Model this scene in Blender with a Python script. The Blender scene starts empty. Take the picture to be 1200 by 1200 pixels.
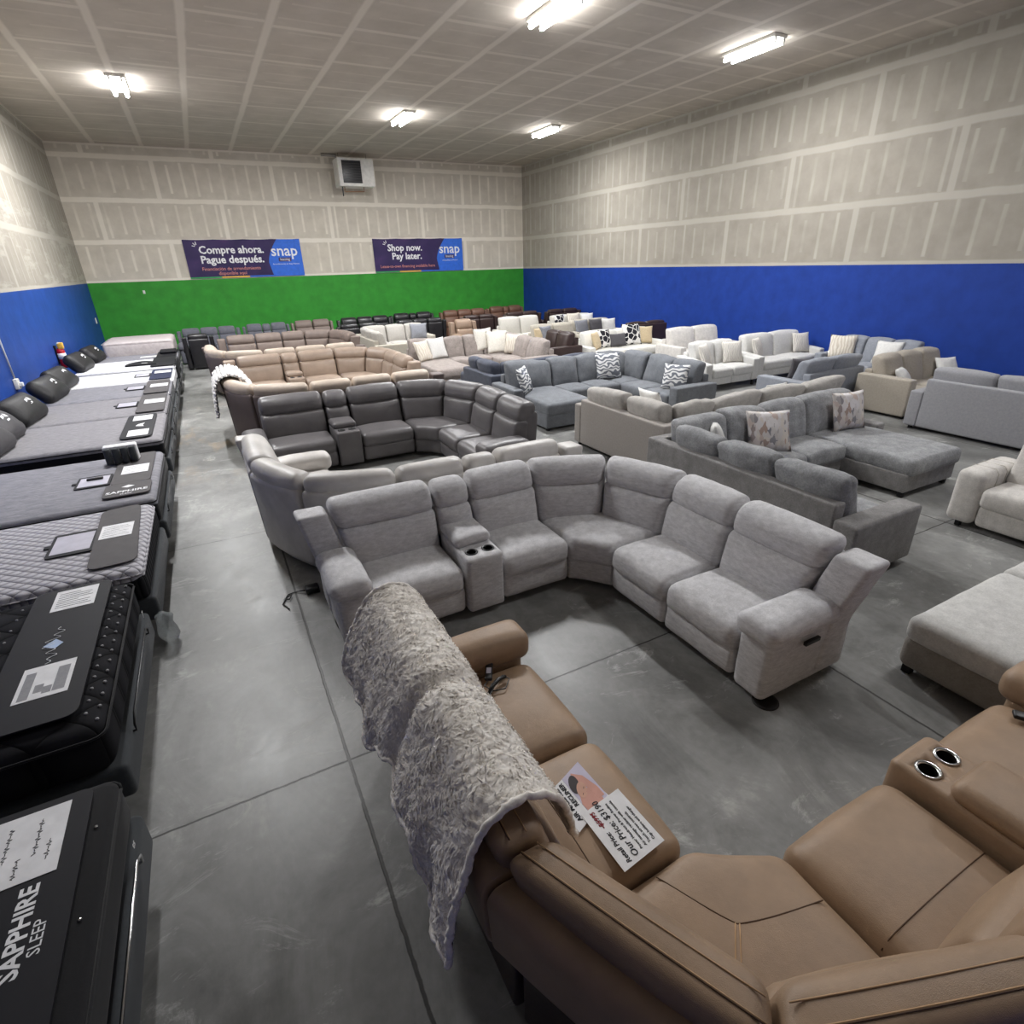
import bpy, bmesh, math, random
from mathutils import Vector, Matrix, Euler, noise
random.seed(7)
C = bpy.context.scene.collection
PI = math.pi
SC = bpy.context.scene

# ------------------------------------------------------------------ materials
def lin(c):
    return tuple(((x/255)/12.92 if x/255 <= .04045 else (((x/255)+.055)/1.055)**2.4) for x in c) + (1,)

class N:
    """small helper around a node tree: n.op('ADD', a, b) etc."""
    def __init__(s, name, rough=.8, spec=.3):
        s.m = bpy.data.materials.new(name); s.m.use_nodes = True
        s.t = s.m.node_tree; s.b = s.t.nodes['Principled BSDF']
        s.b.inputs['Roughness'].default_value = rough
        s.b.inputs['Specular IOR Level'].default_value = spec
    def node(s, typ, **kw):
        n = s.t.nodes.new(typ)
        for k, v in kw.items(): setattr(n, k, v)
        return n
    def link(s, a, b): s.t.links.new(a, b)
    def put(s, inp, v):
        if isinstance(v, bpy.types.NodeSocket): s.link(v, inp)
        else: inp.default_value = v
    def op(s, o, a, b=0.0, c=0.0, clamp=False):
        n = s.node('ShaderNodeMath', operation=o, use_clamp=clamp)
        s.put(n.inputs[0], a); s.put(n.inputs[1], b); s.put(n.inputs[2], c)
        return n.outputs[0]
    def coord(s, kind='Object'):
        if kind == 'World': return s.node('ShaderNodeNewGeometry').outputs['Position']
        return s.node('ShaderNodeTexCoord').outputs[kind]
    def scale(s, v, sc):
        n = s.node('ShaderNodeMapping'); s.link(v, n.inputs['Vector']); n.inputs['Scale'].default_value = sc
        return n.outputs[0]
    def xyz(s, v):
        n = s.node('ShaderNodeSeparateXYZ'); s.link(v, n.inputs[0]); return n.outputs
    def noise(s, v, sc, detail=4, rough=.55, dist=0):
        n = s.node('ShaderNodeTexNoise'); s.link(v, n.inputs['Vector'])
        n.inputs['Scale'].default_value = sc; n.inputs['Detail'].default_value = detail
        n.inputs['Roughness'].default_value = rough; n.inputs['Distortion'].default_value = dist
        return n.outputs['Fac']
    def vor(s, v, sc, feature='F1', out='Distance'):
        n = s.node('ShaderNodeTexVoronoi', feature=feature); s.link(v, n.inputs['Vector'])
        n.inputs['Scale'].default_value = sc; return n.outputs[out]
    def ramp(s, f, pts):
        n = s.node('ShaderNodeValToRGB'); s.put(n.inputs[0], f)
        e = n.color_ramp.elements
        while len(e) < len(pts): e.new(.5)
        for q, (p, c) in zip(e, pts): q.position = p; q.color = c if len(c) == 4 else lin(c)
        return n.outputs[0]
    def mix(s, f, a, b):
        n = s.node('ShaderNodeMix', data_type='RGBA'); s.put(n.inputs[0], f); s.put(n.inputs[6], a); s.put(n.inputs[7], b)
        return n.outputs[2]
    def band(s, d, half, soft):     # 1 inside |d|<half
        return s.op('SUBTRACT', 1.0, s.op('DIVIDE', s.op('SUBTRACT', s.op('ABSOLUTE', d), half), soft), clamp=True)
    def bump(s, h, strength=.3, dist=.01):
        n = s.node('ShaderNodeBump'); s.put(n.inputs['Height'], h)
        n.inputs['Strength'].default_value = strength; n.inputs['Distance'].default_value = dist
        s.link(n.outputs[0], s.b.inputs['Normal'])
    def col(s, c): s.put(s.b.inputs['Base Color'], c)

def shade(c, f): return tuple(max(0, min(255, x*f)) for x in c)

def fabric(name, c, var=.12, sc=14, rough=.95, streak=False, bump=.35, sheen=.15):
    n = N(name, rough, .15); v = n.coord()
    v2 = n.scale(v, (1, 1, 3.2)) if streak else v
    a = n.noise(v2, sc, 5, .65); b = n.noise(v2, sc*7, 3, .7); w = n.noise(v, 420, 2, .5)
    f = n.op('ADD', n.op('MULTIPLY', a, .55), n.op('MULTIPLY', b, .45))
    n.col(n.ramp(f, [(.3, shade(c, 1-var*1.6)), (.5, c), (.7, shade(c, 1+var*1.5))]))
    n.bump(n.op('ADD', n.op('MULTIPLY', w, .6), n.op('MULTIPLY', b, .8)), bump, .006)
    n.b.inputs['Sheen Weight'].default_value = sheen; n.b.inputs['Sheen Roughness'].default_value = .5
    return n.m

def leather(name, c, rough=.42, var=.06, spec=.45):
    n = N(name, rough, spec); v = n.coord()
    a = n.noise(v, 5, 4, .6); g = n.vor(v, 260, 'DISTANCE_TO_EDGE'); w = n.noise(n.scale(v, (1, 1, 1)), 38, 4, .6)
    n.col(n.ramp(a, [(.3, shade(c, 1-var)), (.5, c), (.7, shade(c, 1+var))]))
    n.put(n.b.inputs['Roughness'], n.op('ADD', rough-.08, n.op('MULTIPLY', a, .16)))
    n.bump(n.op('ADD', n.op('MULTIPLY', g, .5), n.op('MULTIPLY', w, .9)), .22, .006)
    return n.m

def plain(name, c, rough=.6, spec=.3, metal=0, bump=0):
    n = N(name, rough, spec); n.b.inputs['Metallic'].default_value = metal
    v = n.coord(); a = n.noise(v, 9, 3)
    n.col(n.ramp(a, [(.3, shade(c, .95)), (.7, shade(c, 1.04))]))
    if bump: n.bump(n.noise(v, 60, 3), bump, .005)
    return n.m

def emit(name, c, k):
    n = N(name); n.b.inputs['Base Color'].default_value = c + (1,)
    n.b.inputs['Emission Color'].default_value = c + (1,); n.b.inputs['Emission Strength'].default_value = k
    return n.m

M = {}
M['grey_chenille'] = fabric('grey chenille', (204, 203, 205), .095, 16, streak=True)
M['tan_leather'] = leather('tan leather', (156, 131, 107), .46)
M['tan_seam'] = plain('tan stitching', (186, 152, 116), .7)
M['dark_seam'] = plain('dark seam', (38, 32, 28), .8)
M['white_leather'] = leather('pale grey leather', (198, 194, 190), .4)
M['dark_leather'] = leather('charcoal leather', (98, 95, 96), .36)
M['taupe_leather'] = leather('taupe leather', (188, 173, 158), .5)
M['taupe_back'] = leather('dark taupe leather', (104, 92, 88), .55)
M['camel_leather'] = leather('camel leather', (150, 132, 117), .45)
M['brown_taupe'] = leather('brown taupe fabric leather', (116, 103, 96), .6)
M['black_leather'] = leather('black leather', (36, 35, 38), .33)
M['espresso'] = leather('espresso leather', (54, 40, 38), .4)
M['cognac'] = leather('cognac leather', (102, 74, 60), .45)
M['saddle'] = leather('saddle tan leather', (140, 119, 102), .5)
M['grey_rec'] = fabric('blue grey recliner fabric', (96, 97, 105), .08, 10)
M['graphite'] = fabric('graphite plush', (144, 145, 147), .15, 8)
M['graphite_frame'] = fabric('graphite plush frame', (136, 134, 133), .12, 10)
M['taupe_fab'] = fabric('taupe woven fabric', (158, 152, 147), .05, 40)
M['taupe_cush'] = fabric('taupe cushion fabric', (176, 172, 167), .08, 12)
M['slate'] = fabric('slate plush', (108, 111, 116), .1, 8)
M['navy'] = fabric('navy charcoal plush', (72, 76, 88), .1, 9)
M['mauve'] = fabric('mauve taupe plush', (148, 139, 134), .12, 8)
M['pale_grey'] = fabric('pale grey weave', (206, 205, 202), .05, 30)
M['ivory'] = fabric('ivory weave', (220, 218, 211), .04, 30)
M['stone'] = fabric('stone weave', (172, 168, 162), .05, 30)
M['cream_weave'] = fabric('cream weave', (196, 193, 185), .04, 30)
M['sand'] = fabric('sand weave', (176, 170, 158), .06, 26)
M['blue_grey'] = fabric('blue grey weave', (138, 142, 150), .06, 20)
M['tan_fab'] = fabric('khaki woven fabric', (168, 160, 148), .05, 34)
M['steel_grey'] = fabric('steel grey weave', (152, 152, 156), .05, 34)
M['beige'] = fabric('oatmeal chenille', (206, 202, 197), .07, 12)
M['beige_dark'] = fabric('oatmeal chenille base', (150, 145, 138), .07, 12)
M['light_chenille'] = fabric('light grey chenille', (204, 203, 200), .07, 14)
M['black_foot'] = plain('black plastic foot', (22, 22, 23), .6)
M['black_plastic'] = plain('black plastic', (18, 18, 20), .35, .5)
M['chrome'] = plain('chrome', (200, 200, 200), .15, .5, 1)
M['cup_dark'] = plain('cup well', (60, 56, 52), .35, .5, .7)
M['white_paper'] = plain('white paper', (232, 232, 234), .5)
M['ink'] = plain('black ink', (40, 40, 44), .8)
M['ink_red'] = plain('red ink', (140, 50, 56), .8)
M['black_fab'] = fabric('black mattress fabric', (21, 21, 24), .1, 30, .8)
M['black_pad'] = plain('black foot protector', (26, 26, 31), .6, .3)
M['grey_pad'] = plain('grey foot protector', (84, 81, 82), .7)
M['base_fab'] = fabric('dark grey bed base fabric', (62, 65, 68), .05, 50)
M['bag_black'] = plain('black pillow bag', (36, 35, 36), .55, .4, 0, .4)
M['bag_grey'] = plain('charcoal pillow bag', (72, 70, 73), .55, .4, 0, .4)
M['white_print'] = plain('white print', (236, 236, 238), .6)
M['navy_pad'] = plain('navy foot protector', (34, 40, 70), .6)

def quilt(name, c, c2, kind, sc):
    n = N(name, .9, .15); v = n.coord(); X = n.xyz(v)
    if kind == 'diamond':
        a = n.op('ADD', n.op('MULTIPLY', X[0], sc), n.op('MULTIPLY', X[1], sc*1.2))
        b = n.op('SUBTRACT', n.op('MULTIPLY', X[0], sc), n.op('MULTIPLY', X[1], sc*1.2))
        pa = n.op('ABSOLUTE', n.op('SINE', n.op('MULTIPLY', a, PI))); pb = n.op('ABSOLUTE', n.op('SINE', n.op('MULTIPLY', b, PI)))
        h = n.op('POWER', n.op('MULTIPLY', pa, pb), .4)
        n.col(n.mix(h, lin(c2), lin(c))); n.bump(h, .6, .03)
    else:
        a = n.noise(n.scale(v, (1, 2.5, 1)), sc, 4, .6, .4)
        n.col(n.ramp(a, [(.35, c2), (.65, c)])); n.bump(a, .6, .012)
    return n.m
M['q_grey'] = quilt('grey knit mattress top', (146, 145, 151), (126, 126, 132), 'wave', 9)
M['q_grey2'] = quilt('pewter knit mattress top', (148, 146, 149), (130, 128, 132), 'wave', 12)
M['q_diamond'] = quilt('silver diamond quilting', (190, 188, 194), (136, 135, 142), 'diamond', 9)
M['q_blackdiamond'] = quilt('black diamond quilting', (36, 36, 40), (14, 14, 16), 'diamond', 9)
M['q_white'] = quilt('white mattress top', (226, 226, 228), (206, 206, 210), 'wave', 14)
M['q_cream'] = quilt('cream tufted mattress cover', (206, 198, 196), (190, 180, 180), 'wave', 10)
M['q_black'] = quilt('black tufted velour', (34, 34, 38), (14, 14, 16), 'diamond', 3.6)

def pat_swirl():
    n = N('white and grey ribbon print', .9, .1); v = n.coord()
    w = n.node('ShaderNodeTexWave', wave_type='RINGS'); n.link(v, w.inputs['Vector'])
    w.inputs['Scale'].default_value = 4.2; w.inputs['Distortion'].default_value = 7; w.inputs['Detail'].default_value = 0; w.inputs['Detail Scale'].default_value = 2.2
    n.col(n.ramp(w.outputs['Fac'], [(.44, (222, 222, 222)), (.56, (112, 116, 124))])); return n.m
def pat_cells():
    n = N('white print with black facets', .9, .1); v = n.coord()
    e = n.vor(v, 7, 'DISTANCE_TO_EDGE'); c = n.node('ShaderNodeTexVoronoi'); n.link(v, c.inputs['Vector']); c.inputs['Scale'].default_value = 7
    pick = n.op('GREATER_THAN', n.xyz(c.outputs['Color'])[0], .12)
    f = n.op('MULTIPLY', n.op('GREATER_THAN', e, .07), pick)
    n.col(n.mix(f, lin((224, 222, 218)), lin((44, 44, 50)))); return n.m
def pat_patch():
    n = N('patchwork print in grey, tan and white', .9, .1)
    v = n.scale(n.coord(), (1, 1, .55)); c = n.node('ShaderNodeTexVoronoi', distance='MANHATTAN'); n.link(v, c.inputs['Vector']); c.inputs['Scale'].default_value = 20
    s = n.noise(v, 60, 3)
    n.col(n.mix(n.op('MULTIPLY', s, .25), n.ramp(n.xyz(c.outputs['Color'])[0], [(0, (196, 190, 186)), (.35, (222, 218, 220)), (.55, (178, 150, 134)), (.7, (132, 132, 140)), (.85, (212, 204, 196))]), lin((150, 146, 140)))); return n.m
def pat_ripple(nm, c, c2, sc):
    n = N(nm, .95, .1); v = n.coord(); w = n.node('ShaderNodeTexWave'); n.link(v, w.inputs['Vector'])
    w.inputs['Scale'].default_value = sc; w.inputs['Distortion'].default_value = 6; w.inputs['Detail'].default_value = 2
    n.col(n.ramp(w.outputs['Fac'], [(.3, c), (.7, c2)])); n.bump(w.outputs['Fac'], .5, .01); return n.m
M['swirl'] = pat_swirl(); M['cells'] = pat_cells(); M['patch'] = pat_patch()
M['ripple'] = pat_ripple('cream and grey ripple weave', (226, 222, 214), (196, 191, 184), 9)
M['dots'] = pat_ripple('grey print with pale flecks', (122, 124, 132), (150, 152, 158), 12)
M['white_fur'] = fabric('white shag', (232, 228, 218), .06, 30, bump=.8)
M['cream_print'] = pat_ripple('cream print', (228, 222, 210), (206, 196, 182), 5)
M['gold'] = fabric('pale gold weave', (200, 182, 150), .06, 30)
M['char_pillow'] = fabric('charcoal pillow', (86, 84, 88), .06, 30)
M['pillow_white'] = fabric('white pillow fabric', (222, 221, 218), .04, 30)
M['pillow_blue'] = fabric('powder grey pillow fabric', (176, 180, 186), .06, 24)

# ------------------------------------------------------------------ mesh helpers
def link(o, parent=None):
    C.objects.link(o)
    if parent: o.parent = parent
    return o

def mesh(name, V, F, mat, parent=None, smooth=True, loc=None):
    me = bpy.data.meshes.new(name); me.from_pydata(V, [], F); me.update()
    if smooth: me.polygons.foreach_set('use_smooth', [True]*len(me.polygons))
    me.materials.append(mat)
    o = bpy.data.objects.new(name, me)
    if loc: o.location = loc
    return link(o, parent)

def tag(o, label=None, cat=None, group=None, kind=None):
    if label: o['label'] = label
    if cat: o['category'] = cat
    if group: o['group'] = group
    if kind: o['kind'] = kind
    return o

def empty(name, loc, label, cat, group=None, rz=0):
    o = bpy.data.objects.new(name, None); o.location = loc; o.rotation_euler = (0, 0, rz); o.empty_display_size = .2
    return tag(link(o), label, cat, group)

def axis_pts(h, r, n):
    r = min(r, h*.97); a = [-h, -h+.25*r, -h+.6*r, -h+r]
    b = [-h+r+(2*h-2*r)*i/n for i in range(1, n)]
    return a+b+[h-r, h-.6*r, h-.25*r, h]

def puff(hx, hy, hz, r, n=(4, 4, 3), crown=(0, 0, 0)):
    """rounded, bulging box; returns vertices centred on the origin and faces"""
    r = (r, r, r) if not isinstance(r, tuple) else r
    ax = [axis_pts(h, q, k) for h, q, k in zip((hx, hy, hz), r, n)]
    L = [len(a)-1 for a in ax]; H = (hx, hy, hz); R = [min(q, h*.97) for q, h in zip(r, H)]
    idx = {}; V = []
    def vid(i, j, k):
        key = (i, j, k)
        if key in idx: return idx[key]
        p = (ax[0][i], ax[1][j], ax[2][k]); q = [max(-(h-rr), min(h-rr, x)) for x, h, rr in zip(p, H, R)]
        v = [(x-y)/rr for x, y, rr in zip(p, q, R)]; l = math.sqrt(sum(x*x for x in v)) or 1
        o = [y+rr*x/l for x, y, rr in zip(v, q, R)]
        u = [o[a]/H[a] for a in range(3)]; f = [max(0, 1-x*x) for x in u]
        o[0] += crown[0]*u[0]*f[1]*f[2]; o[1] += crown[1]*u[1]*f[0]*f[2]; o[2] += crown[2]*u[2]*f[0]*f[1]
        idx[key] = len(V); V.append(tuple(o)); return idx[key]
    F = []
    for a in range(3):
        b, c = (a+1) % 3, (a+2) % 3
        for side in (0, L[a]):
            for i in range(L[b]):
                for j in range(L[c]):
                    q = []
                    for di, dj in ((0, 0), (1, 0), (1, 1), (0, 1)):
                        k = [0, 0, 0]; k[a] = side; k[b] = i+di; k[c] = j+dj; q.append(vid(*k))
                    F.append(q if side else q[::-1])
    return V, F

def box(name, x0, x1, y0, y1, z0, z1, mat, parent=None, r=.01, n=(1, 1, 1), crown=(0, 0, 0), loc=(0, 0, 0), smooth=True, fn=None):
    V, F = puff((x1-x0)/2, (y1-y0)/2, (z1-z0)/2, r, n, crown)
    c = ((x0+x1)/2-loc[0], (y0+y1)/2-loc[1], (z0+z1)/2-loc[2])
    V = [(a+c[0], b+c[1], d+c[2]) for a, b, d in V]
    if fn: V = [fn(*v) for v in V]
    return mesh(name, V, F, mat, parent, smooth, loc if parent is None else None)

def tube_geo(pts, r, seg=8, cap=True):
    V, F = [], []; P = [Vector(p) for p in pts]
    up = None
    for i, p in enumerate(P):
        t = (P[min(i+1, len(P)-1)]-P[max(i-1, 0)]).normalized()
        if up is None: up = t.orthogonal().normalized()
        up = (up-t*up.dot(t)).normalized(); b = t.cross(up)
        rr = r[i] if isinstance(r, (list, tuple)) else r
        for k in range(seg):
            a = 2*PI*k/seg; V.append(tuple(p+(up*math.cos(a)+b*math.sin(a))*rr))
    for i in range(len(P)-1):
        for k in range(seg):
            F.append([i*seg+k, i*seg+(k+1) % seg, (i+1)*seg+(k+1) % seg, (i+1)*seg+k])
    if cap:
        F.append(list(range(seg))[::-1]); F.append([(len(P)-1)*seg+k for k in range(seg)])
    return V, F

def tube(name, pts, r, mat, parent=None, seg=8, loc=None):
    V, F = tube_geo(pts, r, seg)
    if loc: V = [(a-loc[0], b-loc[1], c-loc[2]) for a, b, c in V]
    return mesh(name, V, F, mat, parent, True, loc)

def lathe(name, prof, mat, parent=None, loc=(0, 0, 0), seg=20, axis='z', cap=True):
    V, F = [], []
    for r, z in prof:
        for k in range(seg):
            a = 2*PI*k/seg; V.append((r*math.cos(a)+loc[0], r*math.sin(a)+loc[1], z+loc[2]))
    for i in range(len(prof)-1):
        for k in range(seg): F.append([i*seg+k, i*seg+(k+1) % seg, (i+1)*seg+(k+1) % seg, (i+1)*seg+k])
    if cap:
        F.append(list(range(seg))[::-1]); F.append([(len(prof)-1)*seg+k for k in range(seg)])
    return mesh(name, V, F, mat, parent)

def quad(name, pts, mat, parent=None, t=.002):
    """thin sheet with real thickness from four (or more) corner points"""
    P = [Vector(p) for p in pts]; nn = (P[1]-P[0]).cross(P[2]-P[0]).normalized()*t; k = len(P)
    V = [tuple(p) for p in P]+[tuple(p+nn) for p in P]
    F = [list(range(k))[::-1], list(range(k, 2*k))]+[[i, (i+1) % k, k+(i+1) % k, k+i] for i in range(k)]
    return mesh(name, V, F, mat, parent, False)

def text(name, s, size, org, right, up, mat, parent, align='LEFT', bold=0, shear=0):
    c = bpy.data.curves.new(name, 'FONT'); c.body = s; c.size = size; c.align_x = align; c.extrude = .0006
    c.offset = bold; c.shear = shear; c.resolution_u = 2
    t = bpy.data.objects.new(name, c); link(t)
    bpy.context.view_layer.update()
    me = bpy.data.meshes.new_from_object(t.evaluated_get(bpy.context.evaluated_depsgraph_get()))
    bpy.data.objects.remove(t); me.materials.clear(); me.materials.append(mat); o = bpy.data.objects.new(name, me); link(o)
    r, u = Vector(right).normalized(), Vector(up).normalized(); n = r.cross(u)
    u = n.cross(r)
    m = Matrix((r, u, n)).transposed().to_4x4(); m.translation = Vector(org)
    o.matrix_world = m
    if parent:
        o.parent = parent; o.matrix_parent_inverse = Matrix.Translation(parent.location).inverted()
    return o

# ------------------------------------------------------------------ sofa machinery
DIRS = {'N': (0, 1), 'S': (0, -1), 'W': (-1, 0), 'E': (1, 0)}
class Path:
    """front edge of a sofa walked left to right as a viewer in front of it sees it; d is depth towards its back"""
    def __init__(s, start, n):
        s.seg = []; s.p = Vector(start); s.n = Vector(DIRS[n]); s.len = 0
    @staticmethod
    def right(v): return Vector((v.y, -v.x))
    def line(s, L):
        t = s.right(s.n); s.seg.append(('L', s.len, L, s.p.copy(), t, s.n.copy())); s.p = s.p+t*L; s.len += L
    def arc(s, r, L, poly, r2=None):
        r2 = r2 or r; c = s.p-s.n*r; s.seg.append(('A', s.len, L, c, s.n.copy(), r, poly, r2)); s.len += L
        n2 = s.right(s.n); s.p = c+n2*r2; s.n = n2
    def square(s, D):
        t = s.right(s.n); s.seg.append(('L', s.len, D, s.p.copy(), t, s.n.copy())); s.len += D
        s.n = t
    def at(s, a, d, seg=None):
        for g in ([seg] if seg else s.seg):
            if a <= g[1]+g[2]+1e-6 or g is s.seg[-1] or seg:
                q = a-g[1]
                if g[0] == 'L': return g[3]+g[4]*q+g[5]*d
                th = q/g[2]*PI/2; n = g[4]; t = s.right(n); r = 1
                if g[6]:
                    half = PI/8; k = (th % (PI/4))-half if th < PI/2-1e-6 else half
                    w = max(0, min(1, d/.5)); two = math.cos(half)/math.cos(k); one = math.cos(PI/4)/math.cos(th-PI/4)
                    r = r*(1-g[6]+g[6]*(two*w+one*(1-w)))
                return g[3]+n*math.cos(th)*(g[5]+d)*r+t*math.sin(th)*(g[7]+d)*r

class Sofa:
    def __init__(s, name, label, cat, start, n, units, st, group=None):
        s.path = Path(start, n); s.st = st; s.q = st.get('q', 1)
        s.org = Vector((start[0], start[1], 0)); s.root = empty(name, s.org, label, cat, group)
        s.n_ins = 0
        getattr(s, st['kind'])(units)
    def pt(s, a, d, z, seg=None):
        p = s.path.at(a, d, seg); return (p.x-s.org.x, p.y-s.org.y, z)
    def part(s, name, a0, a1, d0, d1, z0, z1, mat, r=.05, n=None, crown=(0, 0, 0), lean=0, wr=0, parent=None, lz=None, fn=None, seg=None):
        q = s.q; n = n or (5, 4, 3); n = tuple(max(1, int(k*q+.5)) for k in n)
        V, F = puff((a1-a0)/2, (d1-d0)/2, (z1-z0)/2, r, n, crown)
        ca, cd, cz = (a0+a1)/2, (d0+d1)/2, (z0+z1)/2; lz = z0 if lz is None else lz
        out = []
        for x, y, z in V:
            a, d, zz = x+ca, y+cd, z+cz
            if fn: a, d, zz = fn(a, d, zz)
            d += lean*(zz-lz)
            p = s.pt(a, d, zz, seg)
            if wr:
                w = noise.noise_vector(Vector((p[0]*7+s.org.x, p[1]*7+s.org.y, p[2]*7)))*wr + noise.noise_vector(Vector((p[0]*19, p[1]*19, p[2]*19+s.org.x)))*wr*.4
                p = (p[0]+w.x, p[1]+w.y, p[2]+w.z*.8)
            out.append(p)
        return mesh(name, out, F, mat, parent or s.root)
    def seam(s, pts, r, mat, parent, name='seam'):
        return tube(name, [s.pt(*p) for p in pts], r, mat, parent, 5)
    def feet(s, spots, h=.07, w=.03, mat='black_foot'):
        for a, d in spots:
            s.part('foot', a-w, a+w, d-w, d+w, 0, h, M[mat], .008, (1, 1, 1))
    # ---- reclining sofas with tall two-piece backs
    def recliner(s, units):
        st = s.st; P = s.path; m = M[st['mat']]; mb = M[st.get('back', st['mat'])]; wr = st.get('wr', .004); D = st.get('D', .92)
        top = st.get('top', 1.03); split = st.get('split', .78); zs = st.get('zs', .47); zb = .1
        first = True
        bx = st.get('bx', 0)
        for ui, u in enumerate(units):
            a0 = P.len
            if u[0] == 'arm':
                P.line(u[1]); a1 = P.len; g = .008; left = first
                o = .035 if st.get('arm2') else .01
                s.part('arm_panel', a0+(o if left else g), a1-(g if left else o), .0, .84, .035, .50, m, .05, (2, 4, 3), wr=wr)
                s.part('armrest', a0-.015, a1+.015, -.055, .62, .485 if st.get('arm2') else .45, st.get('za', .63), m, (.08, .07, .065), (3, 6, 2), (0, 0, .025), wr=wr*1.3)
                if not st.get('nowing'): s.part('wing', a0+.02, a1-.02, .62, .86, .10, top-.07, mb, (.035, .04, .035), (2, 2, 5), lean=.17, wr=wr, lz=.45, fn=lambda a, d, z, b=(-1 if left else 1)*(bx*.85+.0): (a+b*max(0, (z-.45)/.5), d-(.06 if bx else 0), z))
                if st.get('switch') and not left:
                    s.part('switch_panel', a1-.012, a1+.012, .28, .42, .42, .45, M['black_plastic'], .004, (1, 1, 1))
            elif u[0] in ('seat', 'ottoman'):
                P.line(u[1]); a1 = P.len
                if ui+1 < len(units) and units[ui+1][0] == 'arm': P.seg.append(('L', P.len, bx, P.p.copy(), P.right(P.n), P.n.copy()))
                s.rec_seat(a0, a1, m, mb, top, split, zs, wr, D, bx*(ui > 0 and units[ui-1][0] == 'arm'), bx*(ui+1 < len(units) and units[ui+1][0] == 'arm'))
                if ui+1 < len(units) and units[ui+1][0] == 'arm': P.seg.pop()
            elif u[0] == 'console':
                P.line(u[1]); a1 = P.len; s.rec_console(a0, a1, m, mb, top, split, wr, D)
            elif u[0] == 'corner':
                r = u[1]; L = (r+.62)*PI/2; P.arc(r, L, st.get('poly', .85), u[2] if len(u) > 2 else None); a1 = P.len; mid = (a0+a1)/2
                sc = s.part('seat', a0+.012, a1-.012, .0, .64, .24, zs, m, (.14, .07, .06), (8, 4, 2), (0, 0, .025), wr=wr)
                s.part('base', a0+.03, a1-.03, .03, .80, .05, .27, m, .04, (8, 3, 2), wr=wr)
                for b0, b1 in ((a0, mid), (mid, a1)):
                    s.rec_back(b0+.006, b1-.006, m, mb, top, split, zs, wr, D, 6)
                if st.get('seams'):
                    hx = (a1-a0)/2-.012
                    def zt(a, d):
                        u, v = (a-mid)/hx, (d-.32)/.32
                        return zs+.025*max(0, 1-u*u)*max(0, 1-v*v)
                    for o_ in (-.012, .012): s.seam([(mid+o_, .30+.26*i/8, zt(mid, .30+.26*i/8)) for i in range(9)], .0026, M['tan_seam'], sc)
                    s.seam([(mid+hx*.9*(k/12-1), .30-.07*abs(k/12-1)**1.5, zt(mid+hx*.9*(k/12-1), .30-.07*abs(k/12-1)**1.5)-.001) for k in range(25)], .0028, M['tan_dark'], sc)
            first = False
        L = P.len
    def rec_back(s, a0, a1, m, mb, top, split, zs, wr, D, na=6, el=0, er=0):
        md_, hf = (a0+a1)/2, (a1-a0)/2
        def sp(a, d, z):
            k_ = max(0, (z-.45)/(top-.45)); u = (a-md_)/hf
            return (a+(er*max(0, u) + el*min(0, u))*k_, d, z)
        k = s.part('lumbar_cushion', a0, a1, .50, .74, zs-.06, split+.02, m, (.05, .09, .06), (na, 4, 5), (0, .035, 0), lean=.20, wr=wr, lz=.42, fn=sp)
        if s.st.get('slim'):
            h = s.part('headrest', a0, a1, .515, .70, split-.03, top, m, (.05, .055, .05), (na, 4, 4), (0, .012, .010), lean=.27, wr=wr, lz=.42)
            b = s.part('back_shell', a0-.004, a1+.004, D-.17, D, .56, top-.12, mb, (.012, .06, .07), (na, 2, 4), (0, .01, .01), lean=.05, wr=wr*.6, lz=.9)
            s.part('back_lining', a0+.01, a1-.01, D-.22, D-.11, .06, .62, M['espresso'], .02, (na, 1, 2))
            f = lambda d, z: (d+.27*(z-.42))
            for off, mm in ((.060, 'tan_seam'), (.118, 'tan_seam'), (.122, 'tan_dark')):
                v = (off-.0925)/.0925
                pts = [((a0+a1)/2+(a1-a0)*.475*(i/8-1), f(.515+off, top), top+.0015+.010*(1-(.95*(i/8-1))**2)*(1-v*v)) for i in range(17)]
                s.seam(pts, .0024, M[mm], h)
            return h
        h = s.part('headrest', a0, a1, .49, .745, split-.02, top, m, (.06, .11, .10), (na, 5, 4), (0, .02, .012), lean=.26, wr=wr, lz=.42, fn=sp)
        b = s.part('back_shell', a0+.002, a1-.002, D-.20, D-.015, .11, top-.13, mb, (.03, .05, .06), (na, 2, 4), (0, .0, 0), lean=.06, wr=wr*.6, lz=.9, fn=sp)
        return h
    def rec_seat(s, a0, a1, m, mb, top, split, zs, wr, D, el=0, er=0):
        g = .007
        c = s.part('seat', a0+g, a1-g, -.02, .62, .25, zs, m, (.06, .09, .08), (6, 6, 2), (0, .015, .03), wr=wr)
        s.part('footrest_panel', a0+g, a1-g, .005, .20, .06, .29, m, (.04, .05, .05), (6, 2, 3), (0, .012, 0), wr=wr)
        s.part('base', a0+.02, a1-.02, .10, .74 if s.st.get('slim') else .84, .04, .30, mb, .03, (2, 2, 2))
        s.rec_back(a0+g, a1-g, m, mb, top, split, zs, wr, D, 6, el, er)
        if s.st.get('seams'):
            hx, hy = (a1-a0)/2-g, .32; pts = []
            for k in range(25):
                x = -hx*.985+2*hx*.985*k/24; rx = max(0, abs(x)-(hx-.06)); v = (.40-.30)/hy; u = x/hx
                pts.append(((a0+a1)/2+x, .40, zs-(.06-math.sqrt(max(0, .0036-rx*rx)))*(.08/.06)+.03*(1-u*u)*(1-v*v)))
            s.seam(pts, .0028, M['tan_dark'], c)
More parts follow.
